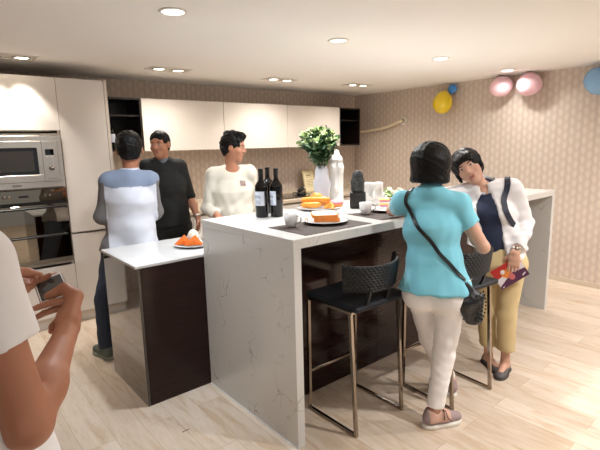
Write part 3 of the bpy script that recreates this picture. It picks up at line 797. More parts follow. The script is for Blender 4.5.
# cups with saucerless handles
def coffee_cup(label, x, y, z, rz):
    t = thing('coffee_cup', label, 'cup', (x, y, z), rz, 'white coffee cups on the bar'); t.scale = (1.1, 1.1, 1.04)
    MB().lathe([(0, 0.003), (0.019, 0.0), (0.021, 0.003), (0.030, 0.015), (0.0365, 0.040), (0.0385, 0.072), (0.0372, 0.0725), (0.0350, 0.042), (0.027, 0.016), (0, 0.010)], (0, 0, 0), 36).build('cup_body', M_PORC, t)
    MB().tube([(0.035, 0, 0.060), (0.052, 0, 0.063), (0.063, 0, 0.050), (0.058, 0, 0.032), (0.036, 0, 0.022)], 0.0048, 10).build('handle', M_PORC, t)
    MB().lathe([(0, 0.050), (0.0352, 0.050), (0, 0.0502)], (0, 0, 0), 24).build('coffee', mat('coffee', (0.25, 0.14, 0.08), 0.1), t)
M_MAT = mat('brown_woven_mat', (0.22, 0.155, 0.13), 0.6, noise=(90, 0.25), bump=(300, 0.35))
def placemat(label, cx, cy, w, d, rz):
    o = MB().box(-w / 2, w / 2, -d / 2, d / 2, 0, 0.0022, 0.0008).build('placemat', M_MAT, None, (cx, cy, HB)); o.rotation_euler = (0, 0, rz)
    tag(o, label, 'placemat', 'brown placemats')
placemat('brown woven placemat on near end of bar under the toast plate', 1.722, 1.888, 0.50, 0.325, 0.0)
placemat('brown woven placemat on bar in front of the white face sculpture', 2.335, 1.885, 0.46, 0.32, -0.10)
HM = HB + 0.0023
coffee_cup('white coffee cup beside the wine bottles on near placemat', 1.580, 1.978, HM, math.radians(-75))
coffee_cup('white coffee cup in front of the black sculptural vase', 2.205, 1.985, HM, math.radians(-35))
def plate(label, x, y, z, r, group):
    o = MB().lathe([(0, 0.002), (r * 0.55, 0.0), (r * 0.62, 0.003), (r * 0.9, 0.013), (r, 0.017), (r * 0.995, 0.019), (r * 0.88, 0.0165), (r * 0.62, 0.008), (0, 0.006)], (0, 0, 0), 48).build('plate', M_PORC, None, (x, y, z))
    tag(o, label, 'plate', group); return o
plate('round white plate under the thick toast on near placemat', 1.800, 1.930, HM, 0.132, 'white plates on the bar')
plate('round white plate under the long rolls and bun', 2.165, 2.395, HB, 0.152, 'white plates on the bar')
plate('round white plate beside the turquoise woman\'s forearm', 2.385, 1.975, HM, 0.112, 'white plates on the bar')
plate('white plate of orange napkins on the low white worktop', 1.43, 2.895, 0.8942, 0.13, 'white plates on the counters')

# toast sandwich: two thick slices, orange crust and white crumb
M_CRUST = mat('toast_crust', (0.86, 0.50, 0.17), 0.6, noise=(35, 0.3)); M_CRUMB = mat('white_crumb', (0.95, 0.91, 0.83), 0.8, bump=(150, 0.3))
ang = math.atan2(-0.66, 0.75)
def slice_(label, dx, dy, dz, w, d, h, rz, tilt):
    t = thing('toast_slice', label, 'bread', (1.803 + dx, 1.932 + dy, HM + 0.0125 + dz), 0, 'toast slices')
    t.rotation_euler = (tilt, 0, ang + rz)
    n = 24; pts = []
    for i in range(n):
        a = 2 * math.pi * i / n; c, s_ = math.cos(a), math.sin(a)
        pts.append((w / 2 * math.copysign(abs(c) ** 0.35, c), d / 2 * math.copysign(abs(s_) ** 0.35, s_)))
    MB().prism(pts, 0, h).build('crust', M_CRUST, t)
    MB().prism([(a * 0.93, b * 0.93) for a, b in pts], h, h + 0.0012).build('crumb', M_CRUMB, t)
slice_('lower thick orange crusted toast slice on near plate', 0.006, 0.0, 0.0, 0.150, 0.115, 0.022, 0.0, 0.0)
slice_('upper toast slice with white crumb face up on near plate', -0.006, 0.006, 0.0265, 0.152, 0.118, 0.018, 0.10, 0.10)

# platter breads
M_GOLD = mat('golden_bread', (0.87, 0.57, 0.19), 0.4, noise=(18, 0.22)); M_BUN = mat('sesame_bun_glaze', (0.86, 0.57, 0.20), 0.38, noise=(12, 0.12))
M_SESAME = mat('sesame', (0.95, 0.88, 0.68), 0.6); M_PINK = mat('pink_icing', (0.87, 0.56, 0.58), 0.4)
ux, uy = 0.75, -0.66; vx, vy = 0.66, 0.75
def pp(a, b, z): return (2.165 + ux * a + vx * b, 2.395 + uy * a + vy * b, HB + 0.0175 + z)
def roll(label, a0, b0, a1, b1, z, r, bend):
    n = 14; pts = []; rr = []
    for i in range(n + 1):
        q = i / n; a = a0 + (a1 - a0) * q; b = b0 + (b1 - b0) * q + bend * math.sin(math.pi * q)
        pts.append(pp(a, b, z + r)); rr.append(max(0.004, r * min(1, (1 - abs(2 * q - 1) ** 5) ** 0.5) * (1 + 0.05 * math.sin(q * 31))))
    o = MB().tube(pts, rr, 18).build('bread_roll', M_GOLD); tag(o, label, 'bread roll', 'long golden rolls')
roll('short golden bread roll lying lowest at the front of platter', -0.125, -0.060, 0.02, -0.050, 0.0, 0.021, -0.008)
roll('long golden bread roll lying at the back of the platter', -0.115, 0.030, 0.085, 0.035, 0.0, 0.023, 0.010)
roll('long golden bread roll resting on top of the other two', -0.125, -0.022, 0.085, -0.024, 0.026, 0.024, 0.006)
t = thing('sesame_bun', 'round glossy sesame bun on top of the golden rolls', 'bun', pp(-0.012, 0.045, 0.042))
t.scale = (1.12, 1.12, 1.1)
MB().lathe([(0, 0.0), (0.036, 0.002), (0.043, 0.012), (0.041, 0.028), (0.030, 0.042), (0.014, 0.048), (0, 0.049)], (0, 0, 0), 28).build('bun_body', M_BUN, t)
sd = MB(); rg = random.Random(4)
for _ in range(40):
    a = rg.random() * 6.28; q = 0.15 + 0.75 * rg.random(); r_ = 0.036 * q
    sd.ball((r_ * math.cos(a), r_ * math.sin(a), 0.0492 - 0.019 * q * q), (0.0024, 0.0014, 0.001), 6)
sd.build('sesame_seeds', M_SESAME, t, kind='stuff')
t = thing('pink_donut', 'pink iced round cake at right edge of the bread platter', 'cake', pp(0.128, 0.012, -0.004))
MB().lathe([(0.010, 0.012), (0.018, 0.002), (0.038, 0.0), (0.048, 0.014), (0.047, 0.022), (0.0, 0.022)], (0, 0, 0), 28).build('cake_base', mat('cake_orange', (0.90, 0.60, 0.30), 0.6), t)
MB().lathe([(0.0, 0.0225), (0.049, 0.0225), (0.048, 0.034), (0.038, 0.043), (0.020, 0.044), (0.010, 0.036), (0, 0.034)], (0, 0, 0), 28).build('icing', M_PINK, t)
t = thing('croissant', 'small golden croissant between the rolls and pink cake', 'croissant', pp(0.078, -0.072, -0.010))
c = MB()
for i in range(7):
    a = -1.2 + 0.4 * i; q = 1 - abs(i - 3) / 4.2
    c.ball((0.03 * math.cos(a) - 0.02, 0.036 * math.sin(a), 0.006 + 0.019 * q), (0.013 + 0.004 * q, 0.010 + 0.014 * q, 0.006 + 0.018 * q), 12)
c.build('pastry', M_GOLD, t)
# cutlery
def cutlery(name, label, cx, cy, z, rz, fork):
    t = thing(name, label, name, (cx, cy, z), rz, 'steel cutlery')
    MB().tube([(-0.09, 0, 0.003), (-0.05, 0, 0.004), (0.03, 0, 0.003)], [0.0048, 0.004, 0.003], 8).build('handle', M_STEEL, t)
    if fork:
        h = MB(); h.box(0.030, 0.055, -0.010, 0.010, 0.0018, 0.0042, 0.001)
        for q in (-0.0085, -0.003, 0.003, 0.0085): h.box(0.0548, 0.092, q - 0.0015, q + 0.0015, 0.002, 0.004)
        h.build('fork_head', M_STEEL, t)
    else:
        MB().ball((0.062, 0, 0.005), (0.032, 0.019, 0.004), 16).build('spoon_bowl', M_STEEL, t)
cutlery('fork', 'steel fork lying on the near plate left of toast', 1.712, 1.998, HM + 0.019, math.radians(49), True)
cutlery('knife', 'steel knife on the bar just right of the toast plate', 2.075, 2.13, HB + 0.0003, math.radians(-30), False)
cutlery('spoon', 'steel spoon lying on the plate beside turquoise woman', 2.345, 1.975, HM + 0.0185, math.radians(70), False)
# small items beside the woman's arm
t = thing('striped_cake', 'rainbow striped layered cake slice on the plate by turquoise woman', 'cake', (2.475, 2.055, HB), ang)
for i, c_ in enumerate([(0.55, 0.66, 0.88), (0.93, 0.90, 0.86), (0.90, 0.55, 0.68), (0.93, 0.85, 0.45), (0.93, 0.90, 0.86), (0.87, 0.50, 0.62), (0.95, 0.82, 0.50)]):
    MB().box(-0.035, 0.035, -0.025, 0.025, 0.0102 * i, 0.0102 * (i + 1) - 0.0002, 0.002).build('cake_layer', mat('cake_layer_%d' % i, c_, 0.6), t)

# sculptural vases (signed distance solids)
def axes(a): return [(math.cos(a), math.sin(a), 0), (-math.sin(a), math.cos(a), 0), (0, 0, 1)]
RA = math.atan2(-0.70, 0.70); A3 = axes(RA)
def P3(c, a, b, z): return (c[0] + A3[0][0] * a + A3[1][0] * b, c[1] + A3[0][1] * a + A3[1][1] * b, c[2] + z)
M_MATTE = mat('matte_white_ceramic', (0.88, 0.89, 0.93), 0.35); M_GLOSSW = mat('gloss_white_ceramic', (0.93, 0.93, 0.92), 0.10, coat=0.4); M_COAL = mat('charcoal_ceramic', (0.10, 0.10, 0.10), 0.42); M_COAL2 = mat('grey_charcoal_ceramic', (0.20, 0.21, 0.21), 0.42)
c = (2.355, 2.562, HB)
t = thing('flower_vase', 'matte white flat flower vase with moulded loop holding leafy bouquet', 'vase', c)
s = Solid(0.02)
s.loft(P3(c, 0, 0, 0), P3(c, 0, 0, 0.16), (0.052, 0.036), (0.062, 0.040), A3[0], flat0=True)
s.loft(P3(c, 0, 0, 0.16), P3(c, 0, 0, 0.25), (0.062, 0.040), (0.046, 0.034), A3[0])
s.loft(P3(c, 0, 0, 0.25), P3(c, 0, 0, 0.295), (0.046, 0.034), (0.036, 0.030), A3[0], flat1=True)
s.box(P3(c, -0.020, -0.044, 0.155), (0.018, 0.010, 0.066), 0.009, A3, 0.003, 's')
s.box(P3(c, 0.034, -0.042, 0.155), (0.013, 0.009, 0.062), 0.008, A3, 0.003, 's')
s.cone(P3(c, 0, 0, 0.20), P3(c, 0, 0, 0.33), 0.022, 0.026, 0.003, 's')
s.build('vase_body', M_MATTE, 0.003, t)
c = (2.49, 2.54, HB)
t = thing('tall_vase', 'tall glossy white sculptural vase tapering to small spout', 'vase', c)
s = Solid(0.02)
s.loft(P3(c, 0, 0, 0), P3(c, 0, 0, 0.27), (0.050, 0.040), (0.052, 0.042), A3[0], flat0=True)
s.loft(P3(c, 0, 0, 0.27), P3(c, 0, 0, 0.335), (0.052, 0.042), (0.043, 0.036), A3[0]); s.loft(P3(c, 0, 0, 0.335), P3(c, 0, 0, 0.372), (0.043, 0.036), (0.022, 0.022), A3[0])
s.loft(P3(c, 0, 0, 0.37), P3(c, 0.004, 0, 0.408), (0.013, 0.013), (0.015, 0.013), A3[0], flat1=True)
s.box(P3(c, 0.002, -0.048, 0.225), (0.015, 0.011, 0.105), 0.010, A3, 0.004, 's')
s.box(P3(c, -0.002, -0.046, 0.060), (0.028, 0.009, 0.030), 0.008, A3, 0.004, 's')
s.build('vase_body', M_GLOSSW, 0.003, t)
c = (2.388, 2.225, HB)
t = thing('black_vase', 'charcoal black sculptural face vase in two stacked shapes', 'vase', c)
s = Solid(0.006)
s.box(P3(c, 0, 0, 0.060), (0.056, 0.044, 0.060), 0.016, A3)
s.box(P3(c, 0.006, -0.046, 0.062), (0.028, 0.007, 0.036), 0.006, A3, 0.006, 's')
s.build('lower_block', M_COAL, 0.003, t)
s = Solid(0.012)
s.loft(P3(c, 0, 0, 0.122), P3(c, 0, 0, 0.185), (0.048, 0.040), (0.047, 0.040), A3[0], flat0=True)
s.loft(P3(c, 0, 0, 0.185), P3(c, 0, 0, 0.232), (0.047, 0.040), (0.036, 0.032), A3[0]); s.loft(P3(c, 0, 0, 0.232), P3(c, -0.002, 0, 0.264), (0.036, 0.032), (0.022, 0.022), A3[0], flat1=True)
s.ell(P3(c, 0.012, -0.042, 0.165), (0.016, 0.010, 0.028), A3, 0.006, 's'); s.ell(P3(c, -0.018, -0.042, 0.180), (0.011, 0.010, 0.020), A3, 0.006, 's')
s.build('upper_block', M_COAL2, 0.003, t)
c = (2.58, 2.247, HB)
t = thing('face_sculpture', 'white square face sculpture with relief nose behind the second cup', 'sculpture', c)
s = Solid(0.006)
s.box(P3(c, 0, 0, 0.085), (0.070, 0.036, 0.086), 0.014, A3)
s.ell(P3(c, 0, 0, 0.182), (0.03, 0.05, 0.018), A3, 0.01, 's')
s.ell(P3(c, -0.030, -0.036, 0.110), (0.024, 0.012, 0.038), A3, 0.006, 's'); s.ell(P3(c, 0.032, -0.036, 0.115), (0.020, 0.012, 0.032), A3, 0.006, 's')
s.cone(P3(c, 0.004, -0.030, 0.125), P3(c, 0.004, -0.042, 0.065), 0.006, 0.014, 0.008); s.ell(P3(c, 0.004, -0.036, 0.040), (0.026, 0.006, 0.007), A3, 0.004, 's')
s.build('sculpture_body', M_GLOSSW, 0.003, t)

# bouquet in the flat vase: many leaves, pale green blossom heads
M_LEAF = mat('dark_green_leaf', (0.20, 0.34, 0.20), 0.5, noise=(14, 0.55)); M_PALE = mat('pale_blossom', (0.80, 0.86, 0.66), 0.6, noise=(30, 0.25)); M_STEM = mat('green_stem', (0.25, 0.33, 0.18), 0.6)
M_LEAF2 = mat('mid_green_leaf', (0.38, 0.52, 0.34), 0.5, noise=(14, 0.4))
rg = random.Random(11)
t = thing('leafy_bouquet', 'round bouquet of dark green leaves with pale green blossom heads', 'bouquet', (2.355, 2.562, HB + 0.215))
def leaf(mb, p, d, up, L, w, mi=0):
    d = d.normalized(); sd_ = d.cross(up)
    if sd_.length < 1e-3: sd_ = d.cross(Vector((1, 0, 0)))
    sd_.normalize(); nn = sd_.cross(d)
    pts = []
    for q, ww, b in ((0, 0.05, 0), (0.3, 0.8, 0.02), (0.6, 1.0, 0.0), (0.85, 0.6, -0.04), (1.0, 0.05, -0.10)):
        c_ = p + d * (L * q) + nn * (b * L)
        pts += [c_ - sd_ * (w * ww / 2) + nn * (0.12 * w * ww), c_, c_ + sd_ * (w * ww / 2) + nn * (0.12 * w * ww)]
    f = []
    for i in range(4):
        for j in range(2): f.append((i * 3 + j, i * 3 + j + 1, i * 3 + j + 4, i * 3 + j + 3))
    mb.add(pts, f, mi, True)
stems = MB(); fol = MB(); heads = []
for i in range(34):
    a = rg.random() * 6.283; el = math.radians(20 + 70 * rg.random() ** 0.8)
    d = Vector((math.cos(a) * math.cos(el), math.sin(a) * math.cos(el), math.sin(el)))
    R_ = 0.140 + 0.040 * rg.random()
    ctr = Vector((-0.010, 0.007, 0.175)); q = ctr + Vector((d.x * R_ * 1.02, d.y * R_ * 1.02, d.z * R_ * 1.35 - 0.06))
    base = Vector((0.012 * math.cos(a), 0.012 * math.sin(a), 0.0)); mid = base.lerp(q, 0.5) + Vector((0, 0, 0.05))
    stems.tube([base, mid, q], 0.0022, 5)
    heads.append((q, (q - mid).normalized()))
    for k in range(15):
        u = 0.30 + 0.75 * k / 15; p = base.lerp(mid, min(1, u * 2)) if u < 0.5 else mid.lerp(q, min(1, (u - 0.5) * 2))
        dd = Vector((rg.gauss(0, 1), rg.gauss(0, 1), rg.gauss(0.1, 0.8))) + (q - mid).normalized() * 0.9
        leaf(fol, p, dd, Vector((rg.gauss(0, .4), rg.gauss(0, .4), 1)), 0.044 + 0.024 * rg.random(), 0.028 + 0.014 * rg.random(), 0 if rg.random() < 0.68 else 1)
stems.build('stems', M_STEM, t); fol.build('foliage', [M_LEAF, M_LEAF2], t)
pro = MB()
for k in range(26):
    d = Vector((rg.gauss(0, 1), rg.gauss(0, 1), rg.gauss(0.5, 0.7))).normalized()
    leaf(pro, d * 0.006, d + Vector((0, 0, 0.3)), Vector((rg.gauss(0, 1), rg.gauss(0, 1), 1)), 0.020, 0.015)
pro_o = None
for i, (q, d) in enumerate(heads):
    if q.z < 0.12 or i % 6 == 5: continue
    if pro_o is None: pro_o = pro.build('blossom', M_PALE, t); o = pro_o
    else: o = pro_o.copy(); COL.objects.link(o); o.parent = t
    o.location = q + d * 0.006; o.rotation_euler = (rg.random() * 0.8, rg.random() * 0.8, rg.random() * 6.28); k = 1.0 + 0.6 * rg.random(); o.scale = (k, k, k)
# flowers lying on the bar beyond the turquoise woman
t = thing('white_flower_bunch', 'low bunch of white flowers and green leaves beyond turquoise woman', 'flowers', (2.87, 2.34, HB))
fol = MB(); pt = MB()
for k in range(46):
    d = Vector((rg.gauss(0, 1), rg.gauss(0, 1), abs(rg.gauss(0.4, 0.5)))); leaf(fol, Vector((rg.gauss(0, 0.06), rg.gauss(0, 0.05), 0.02 + 0.03 * rg.random())), d, Vector((0, 0, 1)), 0.06, 0.026)
MB().tube([(-0.10, 0.06, 0.006), (0.10, -0.05, 0.012)], 0.006, 8).build('stems', M_STEM, t)
fol.build('foliage', mat('fresh_green_leaf', (0.50, 0.62, 0.34), 0.5, noise=(14, 0.4)), t)
for (a, b_, zz) in ((-0.05, 0.06, 0.055), (0.03, 0.02, 0.065), (0.0, -0.06, 0.05), (0.10, -0.04, 0.06), (-0.10, 0.0, 0.045)):
    bl = MB()
    for k in range(22):
        d = Vector((rg.gauss(0, 1), rg.gauss(0, 1), rg.gauss(0.6, 0.6))).normalized(); leaf(bl, d * 0.008, d, Vector((rg.gauss(0, 1), 1, 1)), 0.034, 0.024)
    bl.build('blossom', mat('white_petal', (0.95, 0.94, 0.90), 0.6), t, (a, b_, zz))

# orange napkins and speckled white napkins on the low worktop plate
M_ORANGE = mat('orange_napkin', (0.88, 0.42, 0.08), 0.7, bump=(60, 0.2)); M_SPECK = mat('speckled_white_cloth', (0.93, 0.93, 0.88), 0.7)
def napkin(label, x, y, rz, w, h):
    v = [(-w / 2, -0.02, 0), (w / 2, -0.025, 0), (w * 0.12, 0.0, h), (-w / 2, 0.035, 0), (w / 2, 0.03, 0), (w * 0.02, -0.022, h * 0.45)]
    o = MB().add(v, [(0, 1, 5), (1, 2, 5), (2, 0, 5), (1, 4, 2), (4, 3, 2), (3, 0, 2), (0, 3, 4, 1)]).build('napkin', M_ORANGE, None, (x, y, 0.8942 + 0.0175)); o.rotation_euler = (0, 0, rz)
    tag(o, label, 'napkin', 'orange folded napkins')
NA = math.atan2(-0.43, 0.90)
napkin('orange folded napkin at left of the low worktop plate', 1.368, 2.925, NA, 0.11, 0.066)
napkin('orange folded napkin at the front centre of low worktop plate', 1.412, 2.85, NA, 0.12, 0.068)
nt_m = M_SPECK.node_tree; vo = N(nt_m, 'ShaderNodeTexVoronoi', Scale=26.0); tc = N(nt_m, 'ShaderNodeTexCoord'); nt_m.links.new(tc.outputs['Object'], vo.inputs['Vector'])
cc = ramp(nt_m, vo.outputs['Distance'], [(0.16, lin((0.72, 0.60, 0.25))), (0.27, lin((0.85, 0.85, 0.79)))]); nt_m.links.new(cc, nt_m.nodes['Principled BSDF'].inputs['Base Color'])
for lab, x, y, sz in (('white yellow speckled puffed napkin behind the two orange napkins', 1.455, 2.938, 1.0), ('white yellow speckled puffed napkin beside the bar end panel', 1.522, 2.872, 0.95)):
    s = Solid(0.02); c0 = (x, y, 0.8942 + 0.016)
    s.ell((x, y, c0[2] + 0.045 * sz), (0.040 * sz, 0.036 * sz, 0.048 * sz)); s.cone((x, y, c0[2] + 0.008), (x, y, c0[2] + 0.03), 0.028 * sz, 0.03 * sz)
    s.plane((0, 0, c0[2] + 0.001), (0, 0, -1)); s.noise = (0.003, 60, 5)
    o = s.build('napkin', M_SPECK, 0.004); tag(o, lab, 'napkin', 'speckled white napkins')

# ------------------------------------------------------------------ balloons and pipe on the right wall
def balloon(label, x, y, z, r, rz_, rgb, ax=(0, 0, 1), group='wall balloons', alpha=None):
    t = thing('balloon', label, 'balloon', (x, y, z), 0, group)
    m = mat('balloon_rubber_%.2f_%.2f_%.2f' % rgb, rgb, 0.18, coat=0.5, sss=0.15)
    w = Vector(ax).normalized(); u = w.orthogonal().normalized(); v_ = w.cross(u)
    prof = [(0.0, rz_)]
    for i in range(1, 18):
        th = math.pi * i / 18.4; q = math.sin(th); zz = math.cos(th)
        prof.append((r * q * (1 - 0.12 * max(0, -zz) ** 2), rz_ * zz if zz > 0 else rz_ * 1.12 * zz))
    prof.append((r * 0.05, -rz_ * 1.12)); 
    prof = list(reversed(prof))
    MB().lathe(prof, (0, 0, 0), 36).xf(basis(u, v_, w)).build('balloon_body', m, t)
    MB().lathe([(r * 0.10, -rz_ * 1.20), (r * 0.05, -rz_ * 1.13), (r * 0.04, -rz_ * 1.11)], (0, 0, 0), 14).xf(basis(u, v_, w)).build('knot', m, t)
balloon('yellow pear shaped balloon on the right wall below small blue one', 5.268, 3.44, 2.055, 0.122, 0.135, (0.95, 0.83, 0.10), (0.02, 0.25, -1))
balloon('small bright blue balloon above the yellow one near ceiling', 5.335, 3.345, 2.225, 0.056, 0.056, (0.22, 0.53, 0.82), (0.1, -0.4, 1))
balloon('left pale pink balloon of the pair high on the right wall', 5.262, 2.675, 2.175, 0.118, 0.126, (0.94, 0.78, 0.81), (0, -1, 0.25))
balloon('right pale pink balloon of the pair high on the right wall', 5.258, 2.365, 2.165, 0.124, 0.128, (0.94, 0.76, 0.80), (0, 1, 0.2))
balloon('light blue balloon high on the right wall at frame edge', 5.258, 1.70, 2.13, 0.122, 0.128, (0.50, 0.68, 0.84), (0, 0.3, 1))
t = thing('wrapped_pipe', 'cream wrapped air conditioning pipe running to a round wall collar', 'pipe', (5.33, 4.5, 1.75))
child(MB().tube([(5.375, 5.07, 1.735), (5.36, 4.95, 1.745), (5.355, 4.80, 1.757), (5.352, 4.55, 1.775), (5.352, 4.38, 1.80), (5.355, 4.25, 1.843), (5.370, 4.17, 1.868), (5.395, 4.145, 1.872)], [0.017, 0.018, 0.019, 0.02, 0.02, 0.02, 0.02, 0.02], 14), 'pipe_run', mat('cream_pipe_wrap', (0.90, 0.84, 0.72), 0.5, noise=(50, 0.15)), t)
child(MB().lathe([(0.03, 0.0), (0.062, 0.0), (0.062, 0.008), (0.048, 0.014), (0.026, 0.014), (0.026, 0.0)], (0, 0, 0), 28).xf(basis((0, 1, 0), (0, 0, 1), (-1, 0, 0), (5.398, 4.145, 1.872))), 'wall_collar', mat('collar_plastic', (0.85, 0.82, 0.78), 0.4), t)
# short dark mark lying on the floor planks
tag(MB().box(-0.022, 0.022, -0.003, 0.003, 0, 0.0012, 0.0005).build('floor_clip', M_BLACK, None, (1.05, 2.28, 0.0002), False, ) if False else MB().box(-0.022, 0.022, -0.003, 0.003, 0, 0.0012, 0.0005).build('debris_strip', M_BLACK, None, (0.985, 2.235, 0.0001), (0, 0, 0.05)), 'tiny dark strip on the floor in front of the dark cabinet end', 'floor debris')

# ------------------------------------------------------------------ people
from mathutils.bvhtree import BVHTree
Z = V(0, 0, 1)
SKIN = {'fair': mat('skin_fair', (0.80, 0.62, 0.53), 0.5, sss=0.12), 'tan': mat('skin_tan', (0.72, 0.50, 0.39), 0.48, sss=0.12), 'brown': mat('skin_brown', (0.68, 0.46, 0.35), 0.48, sss=0.12)}
M_HAIR = mat('black_hair', (0.035, 0.03, 0.03), 0.45, bump=(120, 0.35), spec=0.22); M_EYEW = mat('eye_white', (0.85, 0.82, 0.80), 0.2); M_IRIS = mat('dark_iris', (0.06, 0.04, 0.035), 0.15)
M_LIP = mat('lips', (0.66, 0.38, 0.34), 0.45); M_LIPM = mat('lips_male', (0.60, 0.38, 0.32), 0.5); M_NAIL = mat('finger_nail', (0.84, 0.66, 0.60), 0.3)

def rotv(v, ax, a):
    ax = unit(ax); v = V(v); return v * math.cos(a) + np.cross(ax, v) * math.sin(a) + ax * (ax @ v) * (1 - math.cos(a))

def hand(S, wr, d, palm, right, curl=0.35, s=1.0, spread=0.06, thumb=None, curls=None, nails=None, angs=None):
    """palm, four unequal jointed fingers and a thumb leaving the side of the palm"""
    wr = V(wr); d = unit(d); palm = unit(V(palm) - d * (V(palm) @ d)); t = np.cross(d, palm) * (1 if right else -1)
    kn = wr + d * 0.088 * s
    S.loft(wr - d * 0.01 * s, wr + d * 0.045 * s, (0.026 * s, 0.019 * s), (0.036 * s, 0.0165 * s), t, 0.012)
    S.loft(wr + d * 0.04 * s, kn, (0.036 * s, 0.0165 * s), (0.039 * s, 0.0125 * s), t, 0.012)
    S.ell(wr + d * 0.035 * s + t * 0.020 * s + palm * 0.008 * s, (0.028 * s, 0.017 * s, 0.014 * s), (d, t, palm), 0.012)
    for i, (o, L) in enumerate(((0.029, 0.074), (0.010, 0.082), (-0.010, 0.075), (-0.028, 0.058))):
        c = (curls[i] if curls else curl) * (1 + 0.10 * i)
        p = kn + t * o * s - d * (0.004 + 0.006 * abs(o - 0.01) / 0.03) * s; dd = rotv(d, palm, -spread * o / 0.03 * (1 if right else -1))
        axis = np.cross(d, palm); r = (0.0092, 0.0088, 0.0088, 0.0076)[i] * s
        a = c * 0.8
        for j, f in enumerate((0.46, 0.30, 0.24)):
            e = rotv(dd, axis, angs[i][j] if angs else a); q = p + e * L * f * s
            S.cone(p, q, r * (1 - 0.09 * j), r * (0.93 - 0.10 * j), 0.004 if j == 0 else 0.002)
            p = q; a += c * (1.1 if j == 0 else 0.8)
        if nails is not None: nails.append((p - e * 0.006 * s + np.cross(axis, e) * -0.0 , e, -rotv(palm, axis, a - c * 0.8), r))
    if thumb is None:
        p = wr + d * 0.026 * s + t * 0.026 * s + palm * 0.006 * s; e = unit(d * 0.62 + t * 0.70 + palm * 0.30)
        for j, (L, r0, r1) in enumerate(((0.040, 0.0135, 0.0115), (0.032, 0.0112, 0.0098), (0.026, 0.0098, 0.0075))):
            q = p + e * L * s; S.cone(p, q, r0 * s, r1 * s, 0.006); p = q; e = unit(e + d * 0.28 - t * 0.22 + palm * 0.10 * (1 + curl))
    else:
        rr = (0.0195, 0.0165, 0.0130, 0.0090)
        for j in range(len(thumb) - 1): S.cone(thumb[j], thumb[j + 1], rr[j] * s, rr[j + 1] * s, 0.007)

